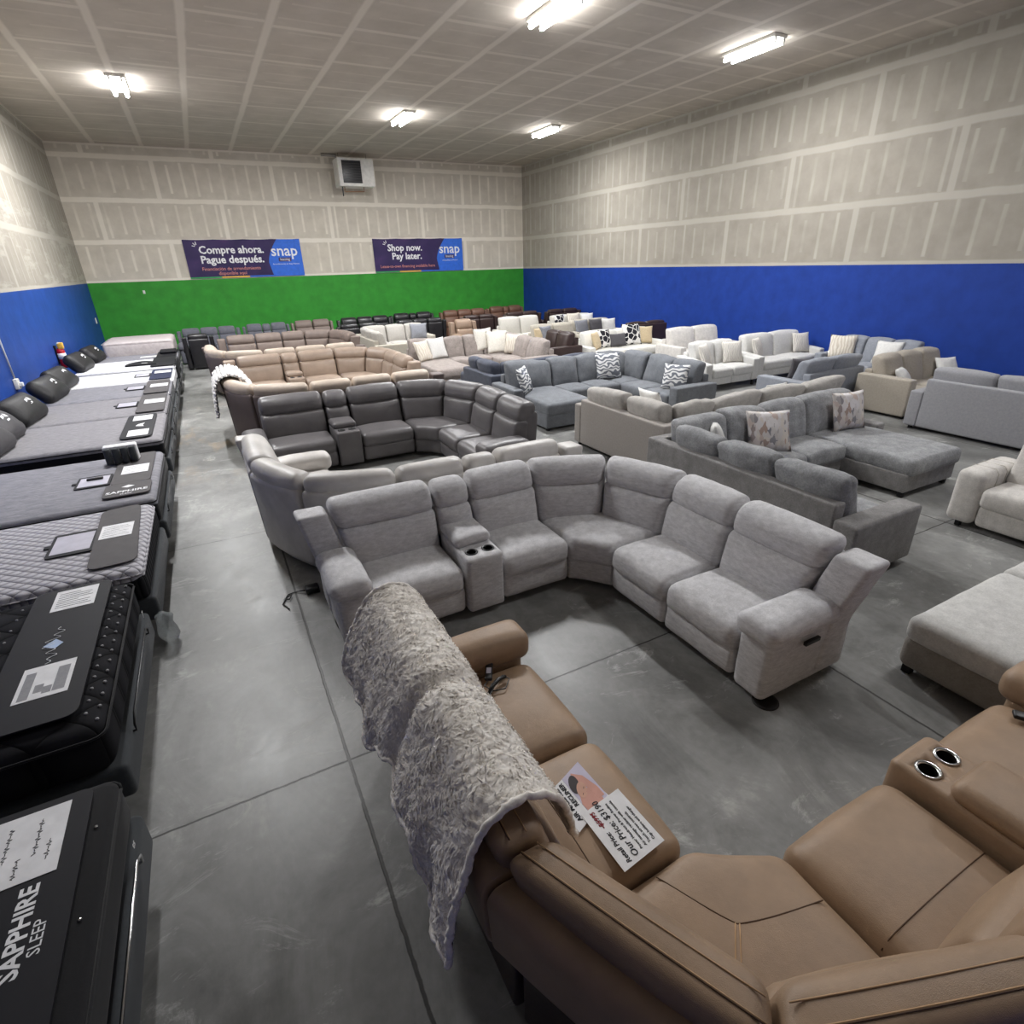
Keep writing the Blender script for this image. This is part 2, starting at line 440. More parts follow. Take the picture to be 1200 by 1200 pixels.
    def rec_console(s, a0, a1, m, mb, top, split, wr, D):
        g = .007; mid = (a0+a1)/2; st = s.st; zc = st.get('zc', .55)
        b = s.part('console', a0+g, a1-g, -.03, .60, .05, zc, m, (.03, .05, .03), (2, 4, 3), wr=wr*.5)
        s.part('console_lid', a0+g, a1-g, .20, .60, zc-.01, zc+.085, m, (.05, .05, .045), (3, 4, 2), (0, 0, .015), wr=wr)
        if st.get('wells'):
            for da in (-.075, .075):
                p = s.pt(mid+da, .095, zc)
                cut = lathe('cut', [(.0411, -.085), (.0411, .05)], m, None, (p[0]+s.org.x, p[1]+s.org.y, p[2]), 28)
                md = b.modifiers.new('b', 'BOOLEAN'); md.object = cut; md.operation = 'DIFFERENCE'; md.solver = 'EXACT'
                bpy.context.view_layer.update()
                me = bpy.data.meshes.new_from_object(b.evaluated_get(bpy.context.evaluated_depsgraph_get()))
                b.modifiers.clear(); b.data = me; bpy.data.objects.remove(cut)
        for da in (-.075, .075):
            p = s.pt(mid+da, .095, zc-.001)
            s_ = lathe('cup_holder', [(.052, 0), (.055, .006), (.046, .009), (.040, .004), (.038, .0015)], M[st.get('cup', 'black_plastic')], b, p, 20, cap=False)
            if st.get('wells'): lathe('cup_well', [(.001, -.080), (.036, -.080), (.0395, -.07), (.0402, .001)], M['cup_dark' if st.get('cup') == 'chrome' else 'black_foot'], s_, p, 24, cap=False)
            else: lathe('cup_well', [(.001, .0012), (.041, .0022)], M['black_foot'], s_, p, 20, cap=False)
        s.rec_back(a0+g, a1-g, m, mb, top-.02, split, zc, wr, D, 3)
    # ---- fabric sofas: box frame, seat cushions, loose back cushions
    def loose(s, units):
        st = s.st; P = s.path; m = M[st['mat']]; mc = M[st.get('cush', st['mat'])]; mf = M[st.get('frame', st['mat'])]
        D = st.get('D', .95); zf = st.get('zf', .74); zt = st.get('zt', .92); zs = st.get('zs', .47); za = st.get('za', .62); wr = st.get('wr', .006)
        zb = st.get('zb', .05); rr = st.get('ar', .03); first = True; tuft = st.get('tuft'); run = [None, 0]
        def flush():
            if run[0] is not None:
                g0 = [q for q in P.seg if q[1] >= run[0]-1e-6][0]
                s.part('back_frame', run[0]-run[1], P.len, D-.15, D, zb, zf, mf, (.02, .03, .03), (8, 1, 3), wr=wr*.2, seg=g0); run[0] = None; run[1] = 0
        for u in units:
            a0 = P.len
            if u[0] in ('arm', 'bench'): flush()
            elif run[0] is None: run[0] = a0
            if u[0] == 'arm':
                P.line(u[1]); a1 = P.len; z1 = u[2] if len(u) > 2 else za; ln = u[3] if len(u) > 3 else 0
                s.part('armrest', a0, a1, ln, D, zb, z1, mf, rr, (2, 4, 3), (0, 0, .008), wr=wr*.4, fn=(lambda a, d, z: (a, d, z+(st['slope']*(d/D-.35) if z > .4 else 0))) if st.get('slope') else None)
                w = (a1-a0)/2
                s.feet([((a0+a1)/2, ln+.06), ((a0+a1)/2, D-.07)], zb+.01, .025)
                if st.get('channel'):
                    for d in (.25, .42, .59):
                        s.seam([(a0-.004, d, .2), (a0-.004, d, z1-.04), (a0+.03, d, z1+.006), (a1-.03, d, z1+.006), (a1+.004, d, z1-.04), (a1+.004, d, .2)], .0025, M[st['seamc']], s.root, 'channel_seam')
            elif u[0] in ('seat', 'bench', 'chaise'):
                P.line(u[1]); a1 = P.len; ext = u[2] if u[0] == 'chaise' else 0; g = .005
                s.part('base', a0+.004, a1-.004, .02-ext, D-.04, zb, .30, mf, .02 if not st.get('padded') else .06, (2, 2, 2), wr=wr*.3)
                dd = D-.12 if u[0] == 'bench' else D-.30
                if ext:
                    if st.get('two_piece'):
                        s.part('seat', a0+g, a1-g, -ext, -.01, .27, zs+.01, mc, (.06, .06, .07), (6, 6, 2), (0, 0, .02), wr=wr)
                        s.part('seat', a0+g, a1-g, .0, dd, .27, zs+.01, mc, (.06, .06, .07), (6, 4, 2), (0, 0, .02), wr=wr)
                    else:
                        s.part('seat', a0+g, a1-g, -.02-ext, dd, .27, zs+.01, mc, (.05, .06, .07), (6, 9, 2), (0, 0, .025), wr=wr)
                    s.feet([(a0+.07, -ext+.08), (a1-.07, -ext+.08)], zb+.01, .03)
                else:
                    s.part('seat', a0+g, a1-g, -.02, dd, .27, zs, mc, (.05, .06, .06), (6, 5, 2), (0, 0, .03), wr=wr)
                if u[0] != 'bench': s.back(a0+g, a1-g, D, zs, zt, mc, wr, tuft)
            elif u[0] == 'corner':
                P.square(D); a1 = P.len; g = .005; flush(); run[0] = a1; run[1] = D
                s.part('base', a0+.004, a1-.02, .02, D-.04, zb, .30, mf, .02, (2, 2, 2))
                s.part('seat', a0+g, a1-.22, .0, D-.22, .27, zs, mc, (.05, .06, .06), (6, 5, 2), (0, 0, .025), wr=wr)
                s.back(a0+g, a1-.34, D, zs, zt, mc, wr, tuft)
                # cushion against the second side, built square to the first
                h = (zt-zs+.05)/2
                V, F = puff((D-.24)/2, .12, h, (.05, .08, .07), tuple(max(2, int(k*s.q)) for k in (6, 3, 5)), (0, .05, .02))
                out = []
                for x, y, z in V:
                    d = (D-.2)/2+x; a = a1-.26+y*1.0+.22*z; zz = zs-.04+h+z; p = s.pt(a, d, zz)
                    w = noise.noise_vector(Vector((p[0]*6, p[1]*6, p[2]*6)))*wr*1.6
                    out.append((p[0]+w.x, p[1]+w.y, p[2]+w.z))
                mesh('back_cushion', out, F, mc, s.root)
            first = False
        flush()
    def back(s, a0, a1, D, zs, zt, m, wr, tuft=False):
        fl = s.st.get('slump', .0)
        s.n_ins += 1; k = s.n_ins
        tilt = (random.random()-.5)*.16*(1 if fl else 0); mid = (a0+a1)/2
        b = s.part('back_cushion', a0, a1, D-.42, D-.20, zs-.04, zt, m, (.045, .075, .065), (6, 4, 5), (0, .055, .028), lean=.30 if fl else .24, wr=wr*(2.2 if fl else 1.6), lz=zs, fn=lambda a, d, z: (a-tilt*.4*max(0, z-zs), d, z+tilt*(a-mid)*max(0, min(1, (z-zs)/.2))))
        if tuft:
            for i in range(3):
                a = a0+(a1-a0)*(i+1)/4; p = s.pt(a, D-.43-.028+.24*(.24), zs+.24)
                lathe('button', [(.001, -.012), (.016, -.006), (.016, .006), (.001, .012)], m, b, p, 8)

SF = dict
# throw pillows: two-sided pinched cushion standing in its local xz plane
def pillow(name, label, loc, w, h, yaw, tilt, mat, group=None, t=.085, n=14, cat='pillow', roll=0, piping=None):
    V, F = [], []
    for side in (1, -1):
        for i in range(n+1):
            for j in range(n+1):
                u, v = 2*i/n-1, 2*j/n-1
                pin = .93+.07*(u*u+v*v)/2+.05*(u*u*v*v)
                k = max(0, (1-u*u))**.45*max(0, (1-v*v))**.45
                V.append((u*w/2*(pin-.05*(1-abs(u))*0), side*t*k*(1+.12*noise.noise(Vector((u*2+loc[0], v*2+loc[1], side)))), h/2+v*h/2*pin))
    o = (n+1)**2
    for i in range(n):
        for j in range(n):
            a = i*(n+1)+j; F.append([a, a+n+1, a+n+2, a+1]); F.append([o+a, o+a+1, o+a+n+2, o+a+n+1])
    me = bpy.data.meshes.new(name); me.from_pydata(V, [], F)
    b = bmesh.new(); b.from_mesh(me); bmesh.ops.remove_doubles(b, verts=b.verts, dist=1e-4); b.to_mesh(me); b.free()
    me.polygons.foreach_set('use_smooth', [True]*len(me.polygons)); me.materials.append(mat)
    ob = bpy.data.objects.new(name, me); ob.location = loc; ob.rotation_euler = Euler((-tilt, roll, yaw), 'XYZ')
    return tag(link(ob), label, cat, group)

# ------------------------------------------------------------------ the room
XL, XR, YB, YF, ZC, ZG = -3.2, 13.33, 24.1, -2.6, 6.43, 2.44
def wall_mat(name, paint, axis, off, rough_patch=False, pf=1):
    n = N(name, .85, .2); p = n.coord('World'); X = n.xyz(p)
    u, z = X[0 if axis == 'x' else 1], X[2]
    wob = n.op('MULTIPLY', n.op('SUBTRACT', n.noise(p, 1.7, 3), .5), .06)
    zz = n.op('DIVIDE', n.op('SUBTRACT', n.op('ADD', z, wob), ZG), 1.2192)
    fr = n.op('FRACT', n.op('ADD', zz, .5)); row = n.op('FLOOR', zz)
    dz = n.op('MULTIPLY', n.op('ABSOLUTE', n.op('SUBTRACT', fr, .5)), 1.2192)
    tape = n.band(dz, .055, .03)
    inrow = n.op('FRACT', zz)
    bu = n.op('DIVIDE', n.op('ADD', n.op('ADD', u, off), n.op('MULTIPLY', row, 1.83)), 3.66)
    db = n.op('MULTIPLY', n.op('ABSOLUTE', n.op('SUBTRACT', n.op('FRACT', bu), .5)), 3.66)
    butt = n.op('MULTIPLY', n.band(db, .055, .025), .9)
    su = n.op('DIVIDE', n.op('ADD', u, off), .4064)
    ds = n.op('MULTIPLY', n.op('ABSOLUTE', n.op('SUBTRACT', n.op('FRACT', su), .5)), .4064)
    cell = n.node('ShaderNodeTexWhiteNoise', noise_dimensions='2D')
    cv = n.node('ShaderNodeCombineXYZ'); n.put(cv.inputs[0], n.op('FLOOR', su)); n.put(cv.inputs[1], row); n.link(cv.outputs[0], cell.inputs['Vector'])
    lo = n.op('MULTIPLY', cell.outputs['Value'], .2)
    span = n.op('MULTIPLY', n.op('GREATER_THAN', inrow, n.op('ADD', lo, .06)), n.op('LESS_THAN', inrow, n.op('SUBTRACT', .96, n.op('MULTIPLY', lo, .8))))
    strip = n.op('MULTIPLY', n.op('MULTIPLY', n.band(ds, .022, .03), span), n.op('MULTIPLY', n.op('SUBTRACT', n.noise(n.scale(p, (2.4, 2.4, .9)), 1.1, 3), .28, clamp=True), 2.6, clamp=True))
    mud = n.op('MAXIMUM', n.op('MAXIMUM', tape, butt), strip)
    if rough_patch:
        pk = n.noise(n.scale(p, (1, .5, 2.2)), 1.3, 6, .7)
        mud = n.op('MAXIMUM', mud, n.op('MULTIPLY', n.op('MULTIPLY', n.op('SUBTRACT', pk, .50), 9, clamp=True), n.op('LESS_THAN', z, 4.2)))
    top = n.band(n.op('SUBTRACT', z, ZC), .04, .03); mud = n.op('MAXIMUM', mud, n.op('MULTIPLY', top, .8))
    mot = n.noise(p, 2.2, 5, .6)
    paper = n.ramp(mot, [(.3, shade((180, 173, 160), pf)), (.7, shade((196, 189, 176), pf))])
    board = n.mix(n.op('MULTIPLY', mud, .68, clamp=True), paper, lin(shade((224, 218, 206), pf)))
    pn = n.noise(p, 3, 4)
    pc = n.ramp(pn, [(.3, shade(paint, .93)), (.7, shade(paint, 1.06))])
    n.col(n.mix(n.op('LESS_THAN', z, n.op('ADD', ZG, n.op('MULTIPLY', wob, .15))), board, pc))
    n.put(n.b.inputs['Roughness'], n.op('SUBTRACT', .85, n.op('MULTIPLY', n.op('LESS_THAN', z, ZG), .35)))
    n.bump(n.op('ADD', n.op('MULTIPLY', mud, .6), n.op('MULTIPLY', n.noise(p, 30, 3), .1)), .15, .01)
    return n.m

def ceil_mat():
    n = N('taped ceiling drywall', .9, .15); p = n.coord('World'); X = n.xyz(p)
    wob = n.op('MULTIPLY', n.op('SUBTRACT', n.noise(p, 1.2, 3), .5), .05)
    su = n.op('DIVIDE', n.op('ADD', n.op('ADD', X[0], 1.92), wob), 1.302)
    dx = n.op('MULTIPLY', n.op('ABSOLUTE', n.op('SUBTRACT', n.op('FRACT', n.op('ADD', su, .5)), .5)), 1.302)
    tape = n.band(dx, .045, .04); colm = n.op('FLOOR', su)
    wn = n.node('ShaderNodeTexWhiteNoise', noise_dimensions='1D'); n.put(wn.inputs['W'], colm)
    bu = n.op('DIVIDE', n.op('ADD', X[1], n.op('MULTIPLY', wn.outputs[0], 1.8)), 1.83)
    db = n.op('MULTIPLY', n.op('ABSOLUTE', n.op('SUBTRACT', n.op('FRACT', bu), .5)), 1.83)
    butt = n.op('MULTIPLY', n.band(db, .045, .03), .75)
    du = n.op('DIVIDE', X[1], .61); ds = n.op('MULTIPLY', n.op('ABSOLUTE', n.op('SUBTRACT', n.op('FRACT', du), .5)), .61)
    cell = n.node('ShaderNodeTexWhiteNoise', noise_dimensions='2D'); cv = n.node('ShaderNodeCombineXYZ')
    n.put(cv.inputs[0], colm); n.put(cv.inputs[1], n.op('FLOOR', du)); n.link(cv.outputs[0], cell.inputs['Vector'])
    fx = n.op('FRACT', su); w = n.op('MULTIPLY', cell.outputs['Value'], .3)
    span = n.op('MULTIPLY', n.op('GREATER_THAN', fx, n.op('ADD', w, .08)), n.op('LESS_THAN', fx, n.op('SUBTRACT', .94, n.op('MULTIPLY', w, .5))))
    strip = n.op('MULTIPLY', n.op('MULTIPLY', n.band(ds, .018, .03), span), n.op('ADD', .12, n.op('MULTIPLY', n.noise(p, 1.4, 2), .4)))
    sp = n.node('ShaderNodeTexVoronoi'); n.link(n.scale(p, (1, .6, 0)), sp.inputs['Vector']); sp.inputs['Scale'].default_value = .5; sp.inputs['Randomness'].default_value = .5
    spot = n.op('MULTIPLY', n.band(sp.outputs['Distance'], .045, .05), .6)
    mud = n.op('MAXIMUM', n.op('MAXIMUM', tape, butt), n.op('MAXIMUM', strip, spot))
    paper = n.ramp(n.noise(p, 1.6, 5, .6), [(.3, (184, 175, 163)), (.7, (198, 189, 177))])
    n.col(n.mix(n.op('MULTIPLY', mud, .78, clamp=True), paper, lin((222, 214, 202))))
    n.bump(mud, .12, .01); return n.m

def floor_mat():
    n = N('sealed concrete', .4, .45); p = n.coord('World'); X = n.xyz(p)
    big = n.noise(p, .55, 5, .6, .6); mid = n.noise(n.scale(p, (1, .55, 1)), 2.3, 6, .68, .8); fine = n.noise(p, 18, 4, .6)
    f = n.op('ADD', n.op('MULTIPLY', big, .5), n.op('ADD', n.op('MULTIPLY', mid, .4), n.op('MULTIPLY', fine, .1)))
    base = n.ramp(f, [(.33, (80, 80, 79)), (.44, (111, 111, 109)), (.55, (138, 138, 136)), (.66, (184, 183, 180))])
    scuff = n.op('MULTIPLY', n.op('SUBTRACT', n.noise(n.scale(p, (.7, 1.4, 1)), 1.7, 9, .78, 1.4), .57), 8, clamp=True)
    base = n.mix(n.op('MULTIPLY', scuff, .65), base, lin((206, 206, 202)))
    rust = n.op('MULTIPLY', n.op('SUBTRACT', n.noise(n.scale(p, (1.2, .5, 1)), .9, 5, .7), .52), 7, clamp=True)
    zone = n.op('MULTIPLY', n.band(n.op('SUBTRACT', X[1], 11.2), 1.2, 2.2), n.band(n.op('SUBTRACT', X[0], -.5), .8, .6))
    base = n.mix(n.op('MULTIPLY', n.op('MULTIPLY', rust, zone), .55), base, lin((176, 148, 110)))
    w = n.op('MULTIPLY', n.op('SUBTRACT', n.noise(p, 7, 4, .7), .5), .018)
    gx = n.op('FRACT', n.op('ADD', n.op('DIVIDE', n.op('SUBTRACT', n.op('ADD', X[0], w), .2), 3.22), .5)); dx = n.op('MULTIPLY', n.op('ABSOLUTE', n.op('SUBTRACT', gx, .5)), 3.22)
    gy = n.op('FRACT', n.op('ADD', n.op('DIVIDE', n.op('SUBTRACT', n.op('ADD', X[1], w), 2.62), 3.68), .5)); dy = n.op('MULTIPLY', n.op('ABSOLUTE', n.op('SUBTRACT', gy, .5)), 3.68)
    j = n.op('MAXIMUM', n.band(dx, .006, .005), n.band(dy, .004, .004))
    n.col(n.mix(n.op('MULTIPLY', j, .85), base, lin((34, 32, 30))))
    n.put(n.b.inputs['Roughness'], n.op('ADD', .26, n.op('ADD', n.op('MULTIPLY', mid, .28), n.op('MULTIPLY', scuff, .15))))
    n.bump(n.op('SUBTRACT', n.op('MULTIPLY', fine, .15), j), .25, .01); return n.m

def slab(name, x0, x1, y0, y1, z0, z1, mat):
    V = [(x, y, z) for x in (x0, x1) for y in (y0, y1) for z in (z0, z1)]
    F = [[0, 1, 3, 2], [4, 6, 7, 5], [0, 4, 5, 1], [2, 3, 7, 6], [0, 2, 6, 4], [1, 5, 7, 3]]
    return tag(mesh(name, V, F, mat, None, False), kind='structure')
T = .15
slab('floor', XL-T, XR+T, YF-T, YB+T, -T, 0, floor_mat())
slab('ceiling', XL-T, XR+T, YF-T, YB+T, ZC, ZC+T, ceil_mat())
BLUE = (34, 56, 156)
slab('wall_left', XL-T, XL, YF, YB, 0, ZC, wall_mat('left wall drywall over blue paint', (38, 72, 150), 'y', 1.1, True, .84))
slab('wall_right', XR, XR+T, YF, YB, 0, ZC, wall_mat('right wall drywall over blue paint', (30, 60, 142), 'y', .4, False, .83))
slab('wall_back', XL-T, XR+T, YB, YB+T, 0, ZC, wall_mat('back wall drywall over green paint', (57, 144, 53), 'x', 2.3, False, 1.08))
slab('wall_front', XL-T, XR+T, YF-T, YF, 0, ZC, wall_mat('front wall drywall over blue paint', BLUE, 'x', 1.5))

# ------------------------------------------------------------------ ceiling lights
E_K = 30
E_AREA = 162
TM = {}
def tube_mat(k):
    if k not in TM: TM[k] = emit('lit fluorescent tube', (.985, .99, 1.0), E_K*k)
    return TM[k]
M['white_metal'] = plain('white enamel metal', (226, 224, 218), .45)
LIGHTS = [(-.57, 16.7, 'over the row of beds at the far left', 1.15), (6.02, 9.7, 'nearest the camera, cut by the top edge of the photo', 1.15), (10.56, 9.7, 'nearest the right wall, closest of that row', .5),
          (5.95, 17.4, 'in front of the heater, middle of the far row', 1.1), (10.55, 17.5, 'at the right end of the far row', .6), (-.57, 9.6, 'over the beds, above the top edge of the photo', .86),
          (6.0, 1.9, 'over the foreground, above the frame', .23), (10.5, 1.9, 'over the right foreground, out of frame', .26)]
for i, (x, y, where, k) in enumerate(LIGHTS):
    e = empty('ceiling_light', (x, y, ZC), 'lit twin tube ceiling light '+where, 'light', 'strip lights on the ceiling')
    box('housing', -.17, .17, -.63, .63, -.055, -.001, M['white_metal'], e, .012)
    for s in (-.11, .11):
        tb = lathe('tube', [(.001, -.60), (.036, -.60), (.036, .60), (.001, .60)], tube_mat(k), e, seg=8)
        tb.rotation_euler = (PI/2, 0, 0); tb.location = (s, 0, -.115)
        for q in (-.6, .6): box('lamp_holder', s-.02, s+.02, q-.018, q+.018, -.15, -.05, M['white_metal'], e, .006)
    l = bpy.data.lights.new('strip lamp', 'AREA'); l.shape = 'RECTANGLE'; l.size = .32; l.size_y = 1.2; l.energy = E_AREA*k; l.color = (.985, .99, 1.0)
    o = bpy.data.objects.new('strip_lamp', l); o.location = (0, 0, -.165); o.parent = e; C.objects.link(o)

# ------------------------------------------------------------------ reclining sectionals, near to far
M['tan_dark'] = plain('brown piping', (92, 70, 52), .6)
TAN = dict(kind='recliner', mat='tan_leather', seams=True, cup='chrome', wr=.002, q=1.6, poly=.9, top=1.03, slim=True, wells=True)
s_tan = Sofa('reclining_sectional', 'tan leather corner recliner in the foreground with chrome cup holders', 'sofa', (3.67, .83), 'S',
     [('arm', .27), ('seat', .70), ('console', .33), ('seat', .73), ('corner', .20, .34), ('seat', .69), ('seat', .70), ('arm', .23)], TAN)
GREY = dict(kind='recliner', mat='grey_chenille', wr=.006, q=1.7, switch=True, poly=.8, top=.985, split=.755, wells=True, arm2=True, bx=.14, cup='black_plastic')
Sofa('reclining_sectional', 'grey chenille corner recliner with a two cup console in the centre of the floor', 'sofa', (.38, 3.60), 'N',
     [('arm', .28), ('seat', .76), ('console', .34), ('seat', .66), ('corner', .28, .23), ('seat', .67), ('seat', .68), ('arm', .29)], GREY)
WH = dict(kind='recliner', mat='white_leather', wr=.004, q=1.2, poly=.5, top=1.03)
Sofa('reclining_sectional', 'pale grey leather corner recliner standing back to back with the grey chenille one', 'sofa', (3.2, 5.46), 'S',
     [('arm', .25), ('seat', .72), ('console', .34), ('seat', .66), ('corner', .28), ('seat', .98), ('arm', .28)], WH)
DK = dict(kind='recliner', mat='dark_leather', wr=.005, q=1.3, poly=.7, top=1.02, nowing=True)
Sofa('reclining_sectional', 'charcoal leather corner recliner with a console, behind the pale grey one', 'sofa', (.12, 7.95), 'N',
     [('arm', .28), ('seat', .90), ('console', .36), ('seat', .80), ('corner', .28), ('seat', .72), ('seat', .72), ('arm', .30)], DK)
TP = dict(kind='recliner', mat='taupe_leather', back='taupe_back', wr=.004, q=.9, poly=.5, top=1.10)
Sofa('reclining_sectional', 'cream topped taupe recliner backing onto the charcoal leather one, white throw on its end', 'sofa', (3.4, 9.86), 'S',
     [('arm', .25), ('seat', .65), ('seat', .65), ('seat', .65), ('corner', .28), ('seat', .95), ('arm', .28)], TP)
CM = dict(kind='recliner', mat='camel_leather', wr=.004, q=.9, poly=.4, top=1.0)
Sofa('reclining_sectional', 'camel leather corner recliner with a console, third row from the camera', 'sofa', (.12, 12.85), 'N',
     [('arm', .28), ('seat', .90), ('console', .36), ('seat', .80), ('corner', .28), ('seat', .72), ('seat', .66), ('arm', .25)], CM)
CB = dict(kind='recliner', mat='taupe_leather', back='taupe_back', wr=.004, q=.7, poly=.4, top=1.06)
Sofa('reclining_sectional', 'pale taupe recliner backing onto the camel leather one, only its top and left end showing', 'sofa', (3.3, 14.74), 'S',
     [('arm', .25), ('seat', .68), ('seat', .68), ('seat', .69), ('corner', .28), ('seat', .9), ('arm', .28)], CB)
BR = dict(kind='recliner', mat='brown_taupe', wr=.004, q=.7, poly=.4, top=1.02)
Sofa('reclining_sectional', 'brown taupe corner recliner in the farthest left row before the back wall sofas', 'sofa', (.15, 17.35), 'N',
     [('arm', .25), ('seat', .75), ('seat', .72), ('seat', .63), ('corner', .28), ('seat', .7), ('arm', .25)], BR)

# ------------------------------------------------------------------ sofas along the back wall
def rec(name, label, mat, start, n, units, q=.45, group=None, **k):
    d = dict(kind='recliner', mat=mat, wr=.002, q=q, top=1.02); d.update(k)
    return Sofa(name, label, 'sofa', start, n, units, d, group)
rec('recliner', 'black recliner seen from behind left of the brown taupe sectional', 'black_leather', (.13, 20.25), 'S', [('arm', .16), ('seat', .56), ('arm', .16)])
rec('reclining_sofa', 'blue grey three seat recliner by the green wall next to the beds', 'grey_rec', (-.92, 20.75), 'N', [('arm', .16)]+[('seat', .53)]*3+[('arm', .16)], .6)
rec('reclining_loveseat', 'blue grey loveseat with centre console by the green wall', 'grey_rec', (1.04, 20.85), 'N', [('arm', .13), ('seat', .5), ('console', .28), ('seat', .5), ('arm', .13)])
rec('reclining_loveseat', 'brown two seat recliner by the green wall, left of the black sofas', 'brown_taupe', (2.62, 21.0), 'N', [('arm', .14), ('seat', .6), ('seat', .6), ('arm', .14)])
rec('reclining_sofa', 'black three seat recliner by the green wall, leftmost of the black sofas facing out', 'black_leather', (4.2, 20.9), 'N', [('arm', .15)]+[('seat', .58)]*3+[('arm', .15)])
rec('reclining_loveseat', 'black loveseat with centre console by the green wall under the right banner', 'black_leather', (6.3, 21.3), 'N', [('arm', .15), ('seat', .6), ('console', .3), ('seat', .6), ('arm', .15)])
rec('reclining_sofa', 'rust brown three seat recliner by the green wall behind the tan armchair', 'cognac', (8.3, 21.2), 'N', [('arm', .15)]+[('seat', .6)]*3+[('arm', .15)])
rec('reclining_loveseat', 'rust brown loveseat with centre console by the green wall in the right corner', 'cognac', (10.55, 21.6), 'N', [('arm', .15), ('seat', .6), ('console', .28), ('seat', .6), ('arm', .15)])
for x1, w, lab, mt in ((5.15, 1.5, 'black sofa with its back to us, leftmost of the row facing the green wall', 'black_leather'),
                       (7.45, 1.9, 'black sofa with its back to us, second of the row facing the green wall', 'black_leather'),
                       (9.45, 1.45, 'dark brown sofa with its back to us behind the tan armchair', 'espresso'),
                       (11.3, 1.6, 'dark brown sofa with its back to us behind the cream tufted sofa', 'espresso'),
                       (13.1, 1.6, 'dark brown sofa with its back to us in the right corner by the blue wall', 'espresso')):
    ns = 3 if w > 1.6 else 2
    rec('reclining_sofa', lab, mt, (x1, 19.95), 'S', [('arm', .15)]+[('seat', (w-.3)/ns)]*ns+[('arm', .15)])
rec('recliner', 'saddle tan leather armchair among the light sofas near the back', 'saddle', (7.1, 17.2), 'N', [('arm', .2), ('seat', .58), ('arm', .2)], .7, split=.72, za=.6)

# ------------------------------------------------------------------ fabric sofas
def fab(label, mat, start, n, units, name='sofa', cat='sofa', group=None, **k):
    d = dict(kind='loose', mat=mat); d.update(k)
    return Sofa(name, label, cat, start, n, units, d, group)
fab('graphite plush sectional with a chaise and patchwork pillows, right of the grey recliner', 'graphite', (5.4, 2.33), 'W',
    [('arm', .22, .60), ('seat', .73), ('seat', .72), ('corner',), ('seat', .74), ('seat', .74), ('chaise', 1.04, .80), ('arm', .18, .52, .25)],
    'sectional_sofa', frame='graphite_frame', D=.97, zf=.73, zt=.93, q=1.2, wr=.008, zb=.07, slump=1)
fab('taupe woven sectional seen from behind with plump cushions, backing the graphite one', 'taupe_fab', (8.75, 6.09), 'S',
    [('arm', .2), ('seat', .92), ('seat', .92), ('seat', .91), ('corner',), ('seat', .92), ('arm', .17, .66)],
    'sectional_sofa', cush='taupe_cush', zf=.75, zt=.95, q=1.1, wr=.009, slump=1)
fab('slate blue grey plush sectional with a left chaise and ribbon print pillows', 'slate', (4.62, 8.76), 'N',
    [('arm', .2, .60), ('chaise', .95, .80), ('seat', .62), ('seat', .61), ('corner',), ('seat', .68), ('seat', .68), ('arm', .22)],
    'sectional_sofa', q=1, wr=.008, zt=.95, slump=1)
fab('navy charcoal plush sectional backing onto the slate one', 'navy', (7.6, 10.92), 'S',
    [('arm', .2), ('seat', .85), ('seat', .85), ('corner',), ('seat', .46), ('bench', .5)], 'sectional_sofa', q=.8, zf=.66, zt=.86, wr=.008)
fab('mauve taupe plush sectional with a left chaise and white pillows in its corner', 'mauve', (4.25, 13.4), 'N',
    [('arm', .18, .56), ('chaise', .95, 1.15), ('seat', .54), ('seat', .54), ('corner',), ('seat', .75), ('seat', .75), ('arm', .2)],
    'sectional_sofa', q=.8, wr=.008, zt=.95, slump=1)
fab('pale grey sectional with a slanted left end, near the black sofas at the back', 'stone', (5.1, 16.3), 'W',
    [('arm', .18), ('seat', .66), ('seat', .66), ('corner',), ('seat', .62), ('seat', .62), ('arm', .2)], 'sectional_sofa', q=.6, wr=.006, frame='sand', zt=.95)
fab('long steel grey sofa with its back to us at the right edge', 'steel_grey', (10.93, 1.15), 'W',
    [('arm', .2, .55), ('seat', .86), ('seat', .86), ('seat', .86), ('seat', .86), ('arm', .2, .62)], q=.9, zf=.83, zt=1.0, wr=.006)
fab('khaki woven sofa with a high left end by the blue wall', 'tan_fab', (10.4, 5.22), 'N',
    [('arm', .2, .68), ('seat', .62), ('seat', .62), ('seat', .62), ('arm', .22, .62)], q=.9, zt=.98, wr=.007, slump=1)
fab('blue grey sofa with its back to us left of the khaki one', 'blue_grey', (11.05, 7.27), 'S',
    [('arm', .2), ('seat', .78), ('seat', .78), ('arm', .22, .62)], q=.8, zt=.95, wr=.008, slump=1)
fab('powder blue grey sofa standing against the blue right wall', 'blue_grey', (12.25, 8.35), 'E',
    [('arm', .18), ('seat', .56), ('seat', .56), ('seat', .56), ('arm', .18)], q=.7, zt=.97)
fab('pale grey loveseat with two rippled pillows near the blue wall', 'pale_grey', (9.25, 8.7), 'N',
    [('arm', .2), ('seat', .62), ('seat', .62), ('arm', .2)], 'loveseat', 'sofa', q=.8, slope=.10, zt=.95, zb=.12)
fab('pale grey sofa beside the matching loveseat near the blue wall', 'pale_grey', (10.93, 8.75), 'N',
    [('arm', .18), ('seat', .96), ('seat', .96), ('arm', .18)], q=.8, zt=.98, slope=.08, zb=.12)
fab('oatmeal button tufted sofa half hidden behind the pale grey loveseat', 'beige', (10.45, 10.75), 'N',
    [('arm', .2), ('seat', .85), ('seat', .85), ('arm', .2)], q=.6, tuft=True, zt=1.0)
fab('ivory sofa with black faceted and gold pillows', 'ivory', (8.75, 12.25), 'N',
    [('arm', .18), ('seat', 1.12), ('seat', 1.12), ('arm', .18)], q=.8, za=.6)
